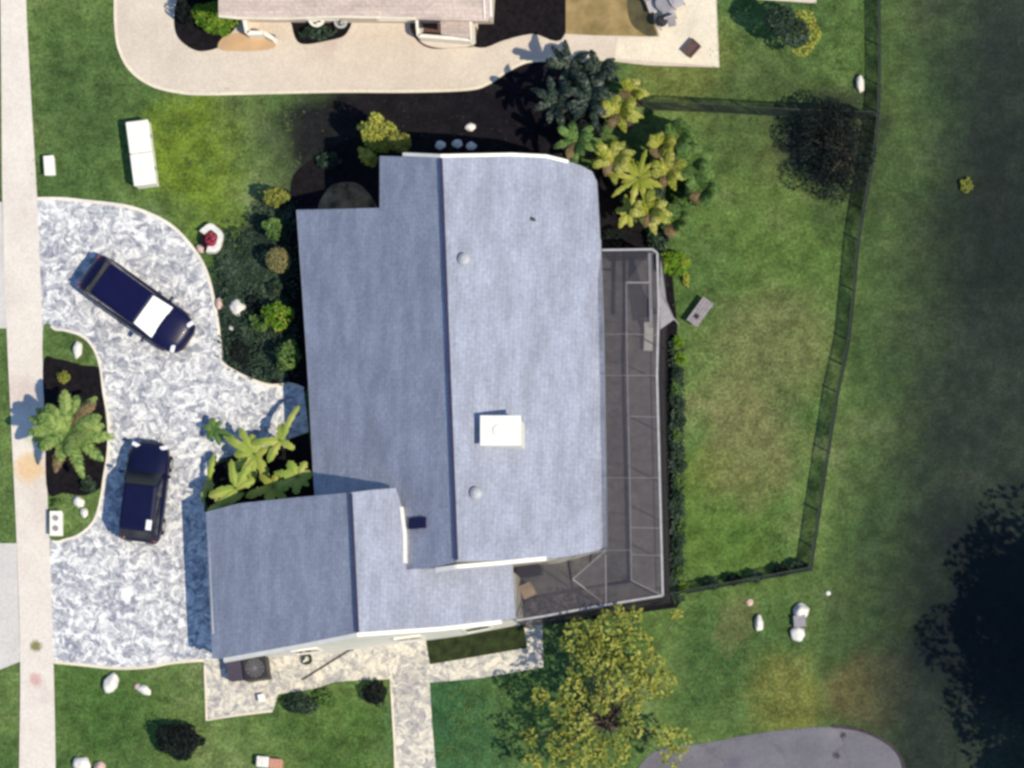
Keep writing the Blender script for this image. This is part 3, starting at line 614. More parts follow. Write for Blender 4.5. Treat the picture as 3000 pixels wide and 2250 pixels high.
# planter: white stone ring with red flowers
def leaf_cloud(parts, size, seed, up=.5, asp=.5):
    rnd = random.Random(seed); vs, fs = [], []
    for (cx, cy, cz, rx, ry, rz, n) in parts:
        for _ in range(n):
            while True:
                d = Vector((rnd.uniform(-1, 1), rnd.uniform(-1, 1), rnd.uniform(-.6, 1)))
                if .05 < d.length <= 1: break
            k = d.length ** .45 / d.length; d *= k
            c = Vector((cx + d.x * rx, cy + d.y * ry, cz + d.z * rz))
            nn = (Vector((rnd.gauss(0, 1), rnd.gauss(0, 1), rnd.gauss(0, 1))) * .55 + Vector((d.x * .6, d.y * .6, up + d.z * .6))).normalized()
            t = nn.cross(Vector((rnd.uniform(-1, 1), rnd.uniform(-1, 1), .1))).normalized(); b = nn.cross(t); s = size * rnd.uniform(.6, 1.3)
            i = len(vs); vs += [c - t * s, c + b * s * asp - t * s * .1, c + t * s, c - b * s * asp - t * s * .1]; fs.append((i, i + 1, i + 2, i + 3))
    return vs, fs
def add_cloud(name, parts, size, seed, m, parent=None, up=.5, asp=.5):
    vs, fs = leaf_cloud(parts, size, seed, up, asp); return mesh(name, vs, fs, m, parent)
pl = empty('stone_planter', P(618, 700, .25), 0, 'white stone ring planter filled with red flowers beside the driveway curve', 'planter'); pl.location.z = 0
def ring_mesh(r0, r1, h, sx, sy, seg=26, a0=0, a1=2 * math.pi):
    mb = MB(); full = abs(a1 - a0 - 2 * math.pi) < 1e-4; vs = []
    for i in range(seg + (0 if full else 1)):
        a = a0 + (a1 - a0) * i / seg; k = 1 + .05 * math.sin(5 * a)
        for r, z in ((r1, 0), (r1 * .98, h), (r0 * 1.05, h), (r0, 0)): vs.append((math.cos(a) * r * sx * k, math.sin(a) * r * sy * k, z))
    n = len(vs) // 4; fs = []
    for i in range(n if full else n - 1):
        j = (i + 1) % n
        for k in range(4): fs.append((i * 4 + k, j * 4 + k, j * 4 + (k + 1) % 4, i * 4 + (k + 1) % 4))
    if not full: fs += [(0, 1, 2, 3), (4 * n - 1, 4 * n - 2, 4 * n - 3, 4 * n - 4)]
    return mb.add(vs, fs)
ring_mesh(.28, .52, .38, .95, 1.1, a0=R(-110), a1=R(150)).build('rim', M['stone'], pl)
MB().tube((0, 0, 0), (0, 0, .28), .44, .44, 20).build('soil', M['mulch'], pl)
add_cloud('flowers', [(.02, -.05, .32, .22, .32, .14, 260)], .055, 5, M['red'], pl)
rock(588, 728, .20, .17, .18, 'pinkish white boulder tucked between the driveway kerb and the flower planter', 'pinkstone', seed=23)
p2 = empty('stone_planter', P(790, 2234, .2), R(-5), 'half-cut white and terracotta trough at the bottom picture edge below the patio', 'planter'); p2.location.z = 0
MB().box((-.25, 0, .2), (.48, .42, .4)).build('white_block', M['stone'], p2, bevel=.04); MB().box((.25, -.03, .17), (.5, .40, .34)).build('terracotta_block', simple('terracotta', (.50, .26, .18), (.4, .2, .15), 6), p2, bevel=.04)
# air conditioner, hose, pole beside the garage
ac = empty('air_conditioner', P(752, 1960, .4), R(8), 'dark air conditioning unit with round fan grille against the garage south wall', 'air conditioner'); ac.location.z = .035
MB().box((0, 0, .36), (.94, .88, .72)).build('cabinet', M['dark'], ac, bevel=.03)
g = MB()
for r in (.1, .18, .26, .34):
    for i in range(24):
        a, b = 2 * math.pi * i / 24, 2 * math.pi * (i + 1) / 24; g.bar((r * math.cos(a), r * math.sin(a), .745), (r * math.cos(b), r * math.sin(b), .745), .012)
for i in range(6): a = math.pi * i / 6; g.bar((-.36 * math.cos(a), -.36 * math.sin(a), .735), (.36 * math.cos(a), .36 * math.sin(a), .735), .012)
g.build('fan_grille', M['grey'], ac)
wb = empty('equipment_box', P(694, 1962, .3), R(8), 'purplish brown equipment box left of the air conditioner', 'equipment box'); wb.location.z = .035
MB().box((0, 0, .28), (.60, .84, .56)).build('cabinet', simple('purple_brown', (.055, .045, .07), (.04, .032, .05), 5), wb, bevel=.03); MB().box((0, 0, .58), (.64, .88, .04)).build('lid', simple('purple_brown_lid', (.06, .05, .08), (.045, .035, .06), 5), wb)
hr = empty('garden_hose', P(898, 1930, .1), 0, 'dark garden hose coiled with a white end against the garage south wall', 'garden hose'); hr.location.z = .035
g = MB(); pr = None
for i in range(90):
    a = i * .28; r = .10 + .0016 * i; p = (r * math.cos(a), r * math.sin(a), .02 + .0012 * i)
    if pr: g.tube(pr, p, .016, n=6, caps=False)
    pr = p
g.build('coil', M['hose'], hr); MB().tube((-.12, -.12, .08), (.02, -.02, .16), .04, .05).build('nozzle', M['white'], hr)
po = empty('long_pole', P(955, 1945), 0, 'long dark pole lying diagonally on the patio', 'pole'); po.location = P(955, 1945, .06)
a, b = P(885, 1992, .08) - po.location, P(1035, 1898, .08) - po.location
MB().tube(a, b, .03, .03, 8).build('shaft', M['dark'], po); MB().box(b, (.28, .07, .05), R(70)).build('head', M['bluegrey'], po)
pedestal(768, 2046, .22, .26, .26, R(10), 'small pale box at the south-east corner of the patio', 'meter_box', 'meter box')
dm = empty('plant_crate', P(2026, 141, .15), R(48), 'small brown crate on the neighbour cream patio corner', 'crate'); dm.location.z = .046
c_ = MB()
for s_ in (-1, 1): c_.box((0, s_ * .21, .11), (.62, .03, .22)); c_.box((s_ * .30, 0, .11), (.03, .39, .22))
c_.build('side', M['brown'], dm); MB().box((0, 0, .12), (.58, .40, .06)).build('filling', M['brown'], dm)

# neighbour patio furniture
for i, (px, py, ang) in enumerate(((1915, 18, 20), (1962, 42, 200), (1985, 5, 120))):
    lb = ['pale patio chair nearest the sandy strip on the neighbour patio', 'pale patio chair south of the round table on the neighbour patio', 'pale patio chair at the top picture edge east of the round table'][i]
    if i == 0:
        pc = empty('patio_chair', P(px, py, .3), R(ang), lb, 'chair', 'neighbour patio chairs'); pc.location.z = .046
        MB().box((0, 0, .40), (.46, .46, .05)).build('seat', M['alu'], pc); MB().box((0, .23, .66), (.46, .05, .48)).build('backrest', M['alu'], pc)
        for x in (-.2, .2):
            for y in (-.2, .2): MB().tube((x, y, 0), (x, y, .38), .02).build('leg', M['alu'], pc)
        proto = pc
    else:
        c2 = proto.copy(); sc.collection.objects.link(c2); q = P(px, py, .3); c2.location = (q.x, q.y, .046); c2.rotation_euler = (0, 0, R(ang)); c2['label'] = lb
        for ch_ in list(proto.children): d_ = ch_.copy(); sc.collection.objects.link(d_); d_.parent = c2
tb = empty('patio_table', P(1945, 30, .5), 0, 'small round grey table among chairs on the neighbour patio', 'table'); tb.location.z = .046
tb.location = P(1950, 12, .5); tb.location.z = .046
MB().tube((0, 0, .70), (0, 0, .73), .36, .36, 24).build('tabletop', M['grey'], tb); MB().tube((0, 0, 0), (0, 0, .70), .04).build('pedestal', M['dark'], tb)
bq = empty('grill', P(1941, 66, .4), R(10), 'dark round barbecue grill at the south-west edge of the neighbour patio', 'grill'); bq.location.z = .05
MB().tube((0, 0, .5), (0, 0, .66), .16, .24, 18).build('bowl', M['dark'], bq); MB().tube((0, 0, .66), (0, 0, .80), .24, .1, 18).build('lid', M['dark'], bq)
for k in range(3): a = k * 2.1; MB().tube((.25 * math.cos(a), .25 * math.sin(a), 0), (.1 * math.cos(a), .1 * math.sin(a), .52), .015).build('leg', M['alu'], bq)
MB().box((.38, -.1, .62), (.32, .35, .03)).build('side_shelf', M['wood'], bq)

# ---------------------------------------------------------------- neighbour house (top edge)
nh = empty('neighbour_house', P(1040, -150), label='neighbour house with beige-pink roof cut by the top picture edge', cat='house')
nra, nrb = P(600, -330, 4.9), P(1470, -330, 4.9)
def hn(x, y): return 4.9 - .38 * abs(y - nra.y)
ns = [(640, -330), (1432, -330), (1436, 50), (1425, 62), (1222, 56), (1220, 50), (1000, 46), (820, 52), (700, 50), (640, 44)]
roof('roof_slope', ns, hn, M['nroof'], nh)
roof('roof_slope', [(640, -330), (1432, -330), (1430, -760), (640, -760)], hn, M['nroof'], nh)
edge_trim('gutter', [(640, 46), (700, 52), (820, 54), (1000, 48), (1222, 54)], hn, M['cream'], nh, .10, -.01, .14)
edge_trim('fascia', [(1413, -320), (1418, 0), (1420, 55)], lambda x, y: hn(x, y) + .03, M['white'], nh, .05, .03, .05)
edge_trim('fascia', [(1432, -320), (1437, 0), (1439, 50)], hn, M['white'], nh, .07, .03, .2)
nw = inset([(640, -755), (1432, -755), (1432, -330), (1432, 48), (1000, 44), (640, 42), (640, -330)], hn, .35)
walls('wall', nw, hn, M['beigewall'], nh)
for px in (760, 940, 1150, 1330):
    a, b, t = seg(nw, px, 40); opening(a, b, t, 1.2, .9, 1.2, 'window', nh, M['glass'])
pr_ = MB(); zc = 2.6                              # small entry porch
pp = [P(1226, 60, 2.55), P(1296, 60, 2.55), P(1296, 78, 2.55), P(1375, 78, 2.55), P(1375, 120, 2.55), P(1228, 112, 2.55)]
MB().prism([p[:2] for p in (P(1290, 40, 2.6), P(1372, 40, 2.6), P(1376, 112, 2.6), P(1292, 100, 2.6))][::-1], 2.45, 2.58).build('porch_roof', M['nroof'], nh)
lw = MB()
for a, b in (((1222, 58), (1226, 104)), ((1226, 104), (1378, 116)), ((1378, 116), (1376, 62))): lw.bar(P(*a, .9) - Vector((0, 0, .45)), P(*b, .9) - Vector((0, 0, .45)), .14, .9)
lw.build('porch_wall', M['white'], nh)
st_ = smooth_line([(1222, 108), (1240, 128), (1280, 141), (1330, 142), (1380, 136), (1395, 122)])
pts_ = [tuple(P(*p)[:2]) for p in st_ + [(1376, 118), (1226, 106)]]
if area(pts_) < 0: pts_ = pts_[::-1]
MB().prism(pts_, 0, .16).build('step', M['beige'], nh)
gwl = empty('garden_wall', P(760, 90), 0, 'low white L-shaped wall in front of the neighbour house', 'wall'); L0 = gwl.location.copy()
g = MB()
for a, b in (((714, 48), (724, 96)), ((724, 96), (772, 96)), ((772, 96), (800, 112))): g.bar(P(*a, .7) - Vector((0, 0, .35)) - L0, P(*b, .7) - Vector((0, 0, .35)) - L0, .16, .7)
g.build('wall_body', M['white'], gwl)
for px, py, s_, lb in ((930, 58, .32, 'white round pot at the wall above the neighbour dark bed'), (1000, 66, .26, 'grey round pot at the right end of the neighbour dark bed'), (800, 112, .14, 'tiny blue-grey pot at the end of the low white wall')):
    o = empty('plant_pot', P(px, py, s_), 0, lb, 'plant pot'); o.location.z = .05
    MB().tube((0, 0, 0), (0, 0, s_ * 1.4), s_ * .7, s_, 18).build('pot', M['white'] if px == 930 else M['bluegrey'] if px == 800 else M['trim'], o)
    add_cloud('foliage', [(0, 0, s_ * 1.45, s_ * .7, s_ * .7, s_ * .3, 60)], .05, px, M['l_dark'], o)

# ---------------------------------------------------------------- cars
def loft_body(name, L, W, m, parent, prof, zb=.24):
    # prof: list of (x, half width factor, top z)
    vs = []; rows = 11
    for x, wf, zt in prof:
        hw = W / 2 * wf
        ring = [(hw * .86, zb), (hw * .98, zb + .12), (hw, zb + (zt - zb) * .5), (hw * .96, zt - .10), (hw * .84, zt - .02), (hw * .4, zt + .03)]
        sec = [(-y, z) for y, z in ring] + [(0, zt + .035)] + [(y, z) for y, z in ring[::-1]]
        vs += [(x, y, z) for y, z in sec]
    k = 13; fs = []
    for i in range(len(prof) - 1):
        for j in range(k - 1): fs.append((i * k + j, i * k + j + 1, (i + 1) * k + j + 1, (i + 1) * k + j))
        fs.append((i * k + k - 1, i * k, (i + 1) * k, (i + 1) * k + k - 1))
    n = len(prof); fs += [tuple(range(k))[::-1], tuple(range((n - 1) * k, n * k))]
    o = MB().add(vs, fs).build(name, m, parent, smooth=True); return o
def car(label, loc, rz, L, W, H, paint, shade=False, cabin=(-.40, -.33, .08, .24)):  # shade: paint sun glare over the windscreen
    o = empty('parked_car', loc, rz, label, 'car', 'cars parked on the stone driveway')
    zb = .92; h = L / 2
    prof = [(-h, .62, .62), (-h + .06, .80, .78), (-h + .22, .93, zb), (-h + .6, .985, zb + .04), (-h * .3, 1, zb + .05), (h * .25, 1, zb + .03), (h * .5, .985, zb), (h * .72, .955, zb - .06), (h * .88, .86, zb - .14), (h * .96, .72, zb - .24), (h, .48, .52)]
    loft_body('body', L, W, paint, o, prof)
    xr0, xr1, xf1, xf0 = (c * L for c in cabin); zb2 = zb + .03; hw0, hw1 = W * .455, W * .395
    base = [(xr0, -hw0), (xr0, hw0), (xf0, hw0 * .95), (xf0, -hw0 * .95)]; top = [(xr1, -hw1), (xr1, hw1), (xf1, hw1), (xf1, -hw1)]
    vs = [(x, y, zb2 - .05) for x, y in base] + [(x, y, H - .04) for x, y in top] + [(x * .94, y * .8, H) for x, y in top]
    MB().add(vs, [(0, 1, 5, 4), (1, 2, 6, 5), (2, 3, 7, 6), (3, 0, 4, 7), (4, 5, 9, 8), (5, 6, 10, 9), (6, 7, 11, 10), (7, 4, 8, 11), (8, 9, 10, 11)]).build('roof', paint, o, bevel=.03)
    def pane(name, quad, m, k=.88, off=.012):
        q = [Vector(v) for v in quad]; c = sum(q, Vector()) / 4; nn = (q[1] - q[0]).cross(q[2] - q[0]).normalized()
        if nn.dot(c - Vector((0, 0, zb))) < 0: nn = -nn
        q = [c + (v - c) * k + nn * off for v in q]; b = [v - nn * .02 for v in q]
        return MB().add(q + b, [(0, 1, 2, 3), (7, 6, 5, 4)] + [(i, (i + 1) % 4, 4 + (i + 1) % 4, 4 + i) for i in range(4)]).build(name, m, o)
    ws = pane('windscreen', [vs[2], vs[3], vs[7], vs[6]], M['shade'] if shade else M['carglass'], .93)  # pale pane paints the sun's reflection on the glass
    if shade: ws['label'] = 'windscreen painted silvery white as sun glare'
    pane('rear_window', [vs[0], vs[1], vs[5], vs[4]], M['carglass']); pane('side_window', [vs[1], vs[2], vs[6], vs[5]], M['carglass']); pane('side_window', [vs[3], vs[0], vs[4], vs[7]], M['carglass'])
    for sx in (-.31, .31):
        for sy in (-1, 1):
            wx, wy = sx * L, sy * (W / 2 - .12); t = MB().tube((wx, wy - .11, .32), (wx, wy + .11, .32), .32, .32, 20).build('wheel', M['tyre'], o)
            MB().tube((wx, wy + sy * .09, .32), (wx, wy + sy * .125, .32), .2, .18, 14).build('rim', M['rim'], t)
    for sy in (-1, 1):
        MB().box((h * .90, sy * W * .33, .74), (.16, .30, .10), sy * -.35).build('headlight', M['lamp'], o, bevel=.02)
        MB().box((-h + .10, sy * W * .36, .80), (.06, .16, .10), sy * .3).build('tail_light', M['redlens'], o, bevel=.02)
        MB().box((xf0 * .82, sy * (W / 2 + .07), zb + .10), (.12, .22, .14)).build('mirror', paint, o, bevel=.03)
    MB().box((h * .995, 0, .48), (.06, W * .5, .16)).build('grille', M['dark'], o); MB().box((-h - .005, 0, .62), (.03, .5, .12)).build('number_plate', M['white'], o)
    return o
q = P(402, 893, .7)
car('navy car with white glare painted on its windscreen parked diagonally on the driveway', (q.x, q.y, .035), math.atan2(-190, 265), 4.75, 1.78, 1.46, M['navy'], True, (-.42, -.33, .10, .27))
q = P(424, 1441, .7)
c2 = car('small dark blue car facing the house top parked beside the planted island', (q.x, q.y, .035), math.atan2(285, 35), 3.95, 1.66, 1.48, M['darknavy'], False, (-.47, -.40, .04, .20))
MB().box((-1.35, -.50, 1.50), (.40, .22, .06)).build('rear_glare', M['shade'], c2, bevel=.02)  # pale slab added as a glare mark at the car's rear

# ---------------------------------------------------------------- fences
def fence(pix, label, ht=1.75, rails=True):
    o = empty('boundary_fence', P(*pix[0]), 0, label, 'fence'); L0 = o.location.copy()
    pts = [Vector(P(*p)) for p in pix]
    run = []
    for a, b in zip(pts[:-1], pts[1:]):
        k = max(1, round((b - a).length / 2.2)); run += [a.lerp(b, j / k) for j in range(k)]
    run.append(pts[-1]); pb = MB(); rb = MB(); r2 = MB()
    for a, b in zip(run[:-1], run[1:]):
        d = (b - a); n_ = int(d.length / .15)
        c = (a + b) / 2; pb.box((c.x - L0.x, c.y - L0.y, ht / 2), (d.length, .02, ht - .06), math.atan2(d.y, d.x))
        for z, rr_ in ((.12, rb), (ht, r2)): rr_.tube(a - L0 + Vector((0, 0, z)), b - L0 + Vector((0, 0, z)), .022, n=6)
    pb.build('mesh_panel', M['netting'], o); rb.build('rail', M['fence'], o); r2.build('rail', M['fence'], o)
    for p in run: MB().tube((p.x - L0.x, p.y - L0.y, 0), (p.x - L0.x, p.y - L0.y, ht + .05), .035, n=8).build('post', M['fence'], o)
    return o
fence(smooth_line(fenceline[1:], sub=2), 'long dark netting fence running down the east side of the back lawn', .9)
fence([(2376, 1672), (2200, 1705), (2090, 1725), (1975, 1748)], 'short dark netting fence closing the south end of the back lawn', 1.0)
fence([(2572, 352), (2350, 345), (2100, 330), (1905, 322)], 'dark netting fence along the north end of the back lawn', 1.7)

# ---------------------------------------------------------------- plants
def bush(px, py, r, h, m, label, seed, size=.09, n=None, ry=None, name='bush', cat='bush', group=None, lumps=5):
    rnd = random.Random(seed); o = empty(name, P(px, py, h * .6), rnd.uniform(0, 6), label, cat, group); o.location.z = 0
    ry = ry or r; o.rotation_euler.z = 0
    n = n or int(r * ry * 900 + 300); parts = [(0, 0, h * .5, r * .8, ry * .8, h * .5, n // 2)]
    for k in range(lumps):
        a = 2 * math.pi * k / lumps + rnd.uniform(-.4, .4); rr_ = rnd.uniform(.45, .7)
        parts.append((math.cos(a) * r * rr_, math.sin(a) * ry * rr_, h * rnd.uniform(.35, .7), r * rnd.uniform(.28, .45), ry * rnd.uniform(.28, .45), h * rnd.uniform(.25, .4), n // (2 * lumps)))
    add_cloud('foliage', parts, size, seed, m, o)
    s = MB()
    for k in range(4): a = k * 1.6 + .4; s.tube((.03 * math.cos(a), .03 * math.sin(a), 0), (r * .4 * math.cos(a), ry * .4 * math.sin(a), h * .6), .025, .01, 6)
    s.build('stem', M['bark'], o); return o
def frond(a, L, rise, droop, wd, rnd, twist=0, n=16):
    vs, fs = [], []; pts = []
    for i in range(n + 1):
        t = i / n; pts.append(Vector((math.cos(a) * L * t * (1 - .12 * t), math.sin(a) * L * t * (1 - .12 * t), rise * math.sin(t * math.pi * .55) - droop * t * t)))
    side = Vector((-math.sin(a), math.cos(a), 0))
    for i in range(n):          # rachis
        p, q = pts[i], pts[i + 1]; k = len(vs); w_ = .025 * (1 - i / n) + .006; vs += [p - side * w_, p + side * w_, q + side * w_, q - side * w_]; fs.append((k, k + 1, k + 2, k + 3))
    for i in range(2, n * 2 + 1):
        t = i / (2 * n); j = min(int(t * n), n - 1); f = t * n - j; p = pts[j].lerp(pts[j + 1], f); dr = (pts[j + 1] - pts[j]).normalized()
        ll = wd * (math.sin(math.pi * min(1, t * .88 + .12))) ** .6 * rnd.uniform(.85, 1.1)
        for s in (-1, 1):
            d = (side * s * .86 + dr * .5 + Vector((0, 0, -.25))).normalized(); k = len(vs); w_ = dr * .035
            vs += [p - w_, p + w_, p + d * ll * .6 + w_ * .8, p + d * ll, p + d * ll * .6 - w_ * .8]; fs.append((k, k + 1, k + 2, k + 3, k + 4))
    return vs, fs
def palm(px, py, h, L, nf, m, label, seed, wd=.38, group=None, name='palm_tree', cat='palm', rise=.5, droop=.7, a0=None):
    rnd = random.Random(seed); o = empty(name, P(px, py, h), 0, label, cat, group); o.location.z = 0
    tr = MB(); pr = Vector((0, 0, 0)); rr0 = .12 + .02 * h
    for k in range(6):
        nx = Vector((math.sin(k * .5 + seed) * .03, math.cos(k * .7) * .03, h * (k + 1) / 6)); tr.tube(pr, nx, rr0 * (1 - .06 * k), rr0 * (1 - .06 * (k + 1)) * .95, 9); pr = nx
    tr.build('trunk', M['bark'], o)
    for k in range(nf):
        a = 2.4 * k + rnd.uniform(-.25, .25); lv = k / nf; vs, fs = frond(a, L * rnd.uniform(.8, 1.08) * (1 - .25 * lv), rise * (.6 + lv * 1.3), droop * (1.2 - lv), wd, rnd)
        f = mesh('frond', [v + Vector((0, 0, h)) for v in vs], fs, M['l_dead'] if k % 9 == 7 and m is not M['l_dark2'] else m, o)
    return o
def banana(px, py, h, L, blades, m, label, seed, wd0=.2, group=None, name='banana_plant', cat='banana plant'):
    rnd = random.Random(seed); o = empty(name, P(px, py, h), 0, label, cat, group); o.location.z = 0
    MB().tube((0, 0, 0), (0, 0, h), .09, .05, 9).build('stem', M['l_green'], o)
    for a in blades:
        a, ll = (a if isinstance(a, tuple) else (a, 1)); a = R(a); ll *= L * rnd.uniform(.85, 1.12); wd = wd0 * rnd.uniform(.7, 1.1); side = Vector((-math.sin(a), math.cos(a), 0)); vs, fs = [], []; n = 14
        for i in range(n + 1):
            t = i / n; c = Vector((math.cos(a) * ll * t, math.sin(a) * ll * t, h - .1 + .55 * math.sin(t * 2.0) * ll * .45 - .25 * t * t * ll))
            w_ = wd * (.12 if i == 0 else math.sin(math.pi * (t * .86 + .1)) ** .55) * rnd.uniform(.62, 1.1)
            if i == n: w_ = .02
            vs += [c - side * w_ - Vector((0, 0, w_ * .35)), c, c + side * w_ - Vector((0, 0, w_ * .35))]
        for i in range(n): k = i * 3; fs += [(k, k + 1, k + 4, k + 3), (k + 1, k + 2, k + 5, k + 4)]
        mesh('leaf', vs, fs, m, o)
    return o
def tree(px, py, h, crowns, m, label, seed, size=.11, name='tree', cat='tree', trunk_r=.12, group=None):
    # crowns: (px, py, z, r_px, n)
    o = empty(name, P(px, py, h * .5), 0, label, cat, group); o.location.z = 0; L0 = o.location.copy(); parts = []; tr = MB()
    tr.tube((0, 0, 0), (0.05, 0, h * .45), trunk_r, trunk_r * .7, 10)
    for cx, cy, cz, r, n in crowns:
        c = P(cx, cy, cz) - L0; r /= S; parts.append((c.x, c.y, cz, r, r, r * .55, n)); tr.tube((.05, 0, h * .42), (c.x, c.y, cz), min(.05, trunk_r * .45), .012, 6)
    tr.build('trunk', M['bark'], o); add_cloud('crown', parts, size, seed, m, o); return o

# island palm and shrubs
palm(202, 1262, 1.6, 2.05, 24, M['l_palm'], 'full green palm crown overhanging the sidewalk from the driveway island', 3, .34, rise=.45, droop=.55)
bush(185, 1105, .28, .4, M['l_olive'], 'small olive bush on the island mulch north of the palm', 11, .06)
bush(255, 1420, .35, .35, M['l_dark'], 'low dark bush on the island mulch south of the palm', 12, .06)
bush(165, 1475, .22, .25, M['l_green'], 'low green tuft on the island grass above the utility box', 13, .06)
# foundation row west of the house
bush(806, 574, .58, 1.5, M['l_olive'], 'yellow-green rounded bush at the north end of the west foundation row', 21, ry=.36)
bush(798, 668, .36, 1.5, M['l_green'], 'slim green bush just south of the northernmost foundation bush', 22, ry=.45)
bush(812, 760, .60, 1.6, M['l_sage'], 'clipped round olive-grey shrub in the middle of the west foundation row', 23, .05, 3600, lumps=0)
bush(808, 842, .34, .6, M['l_dark'], 'dark low bush south of the clipped round shrub', 24)
bush(812, 925, .60, 1.7, M['l_bright'], 'bright green conical bush in the west foundation row', 25, ry=.62)
bush(762, 945, .42, .7, M['l_green'], 'green bush in front of the bright conical one', 26, ry=.4)
bush(842, 1040, .50, 1.6, M['l_green'], 'green pointed bush beside the front walkway', 27, ry=.65)
bush(800, 1092, .45, .5, M['l_dark'], 'dark spreading bush at the north edge of the front walkway', 28, ry=.25)
bush(690, 830, .35, .3, M['l_dark'], 'dark ground shrub between driveway boulders and the foundation row', 29)
bush(700, 1030, .5, .4, M['l_black'], 'blackish ground shrub where the driveway meets the front walkway', 30)
bush(745, 900, .28, .5, M['l_black'], 'blackish low shrub west of the bright conical bush', 31, ry=.6)
# north-west corner bush
bush(1105, 392, .80, 2.9, M['l_lime'], 'yellow-green bush at the north-west corner of the roof', 35, .08, 1900, ry=.72)
bush(1165, 415, .50, 2.9, M['l_olive'], 'olive bush lobe reaching over the roof corner', 36, .075, 700, ry=.36)
bush(1076, 458, .36, 2.6, M['l_lime'], 'narrow yellow-green bush hanging below the corner bush', 37, .07, 500, ry=.36)
bush(960, 470, .5, .3, M['l_dark'], 'low dark ground plant in the shade west of the corner bush', 38, ry=.4)
for i, (px, py) in enumerate(((1290, 425), (1340, 420), (1380, 428), (1378, 372))):
    rock(px, py, .20, .16, .14, ['grey stone left of three along the north wall', 'middle grey stone of three along the north wall', 'pale stone right of three along the north wall', 'lone small pale stone in the shaded north bed'][i], seed=30 + i)
# banana clump at entry
banana(745, 1330, 1.2, 1.5, [(150, 1.0), (100, .6), (215, .9), (265, .8), (300, .7), (20, .6), (180, .6), (70, .5), (120, .8), (240, .5)], M['l_banana'], 'broad-leaved banana plant in the middle of the entry bed', 41, 0.22)
banana(820, 1290, 1.4, 1.35, [(62, 1.15), (85, .5), (185, .9), (240, .8), (330, .5)], M['l_banana'], 'banana plant whose long yellow leaf points at the front walkway', 42, 0.22)
banana(870, 1395, 2.1, .9, [(10, .8), (60, .7), (120, .9), (170, 1.1), (215, 1.2), (265, .7), (320, .7)], M['l_banana'], 'banana plant tucked into the corner of house and garage', 43, .22)
banana(690, 1430, 1.8, 1.2, [(25, .7), (60, 1.0), (195, .9), (225, .8), (250, .5), (100, .9)], M['l_banana'], 'banana plant by the north-west corner of the garage', 44, 0.22)
banana(625, 1255, .7, .8, [(100, .6), (45, .5), (330, 1.3), (290, .9), (240, .6), (170, .5)], M['l_green'], 'small green banana plant at the driveway edge of the entry bed', 45, .2)
banana(610, 1400, .7, 1.0, [(75, .9), (255, .9), (280, .6)], M['l_banana'], 'narrow upright banana plant beside the car side of the bed', 46, 0.18)
bush(720, 1370, .80, .5, M['l_dark'], 'leafy dark undergrowth beneath the banana plants', 47, .12, 700, ry=.6)
banana(800, 1425, 2.0, 1.0, [(20, .8), (80, .6), (140, .8), (200, 1.1), (250, .8), (310, .7)], M['l_lime'], 'low lime-coloured banana plant along the garage north wall', 48, .22)
banana(650, 1480, 1.7, 1.0, [(30, 1.1), (75, .7), (130, .5), (200, .7), (350, .6)], M['l_banana'], 'banana plant at the garage north-west corner closest to the driveway', 49, 0.19)
# big palms north-east
dpal = [(1668, 195, 1.9, 1.2, 'northernmost dark palm crown near the neighbour path'), (1630, 300, 2.8, 1.15, 'dark palm crown standing farthest west over the shaded bed'),
        (1730, 290, 3.2, 1.2, 'dark palm crown between the western one and the yellowish palms'), (1690, 415, 2.8, 1.05, 'dark palm crown touching the roof corner'), (1760, 205, 1.9, .9, 'small dark palm beside the cream patio edge')]
for i, (px, py, h, L, lb) in enumerate(dpal): palm(px, py, h, L * 1.15, 11, M['l_dark2'] if i not in (3,) else M['l_green'], lb, 50 + i, .2, 'dark palms north of the house')
ypal = [(1815, 330, 2.6, .95, 10, 'pale yellow palm north of the big yellow clump'), (1850, 270, 2.2, .7, 8, 'small olive palm at the north tip of the yellow clump')]
for i, (px, py, h, L, nf, lb) in enumerate(ypal): palm(px, py, h, L * 1.1, nf, M['l_yellow'], lb, 60 + i, .22, 'yellow palms')
palm(1800, 470, 2.6, 1.15, 15, M['l_yellow'], 'yellow feathery palm beside the roof north-east corner', 63, .22)
banana(1870, 520, 2.7, 1.3, [(130, .8), (175, .9), (215, 1.0), (255, .9), (290, .8), (340, .8), (20, .9), (75, .8), (110, .5), (195, .5), (320, .6), (50, .6)], M['l_yellow'], 'largest yellow broad-leaved plant in the centre of the clump', 64, .15, name='bird_of_paradise', cat='bird of paradise')
palm(1905, 620, 2.3, 1.05, 14, M['l_yellow'], 'yellow feathery palm at the south end of the clump', 65, .22)
palm(1960, 500, 2.1, 1.0, 13, M['l_yellow'], 'yellow feathery palm at the east side of the clump', 66, .22)
banana(1840, 620, 2.0, .9, [(100, .9), (60, .7), (170, .6), (240, .8), (280, .7)], M['l_lime'], 'olive broad-leaved plant west of the southern yellow one', 67, .17, name='bird_of_paradise', cat='bird of paradise')
palm(2030, 480, 1.6, 1.15, 16, M['l_green'], 'green palm fringe on the lawn side of the yellow clump', 70, .34, 'green palms')
palm(1990, 400, 1.6, .9, 12, M['l_green'], 'smaller green palm north-east of the yellow clump', 71, .3, 'green palms')
palm(1980, 650, 1.2, .9, 12, M['l_green'], 'green palm south-east of the yellow clump near the enclosure', 72, .3, 'green palms')
palm(2060, 560, 1.5, .9, 12, M['l_green'], 'low green palm at the easternmost edge of the clump', 77, .3, 'green palms')
palm(1940, 430, 1.9, .8, 11, M['l_lime'], 'yellow-green palm between the pale yellow and smaller green palms', 78, .3, 'green palms')
bush(2010, 560, .75, .9, M['l_green'], 'green leafy bush filling the east side of the clump', 79, .09, 1300, ry=.8)
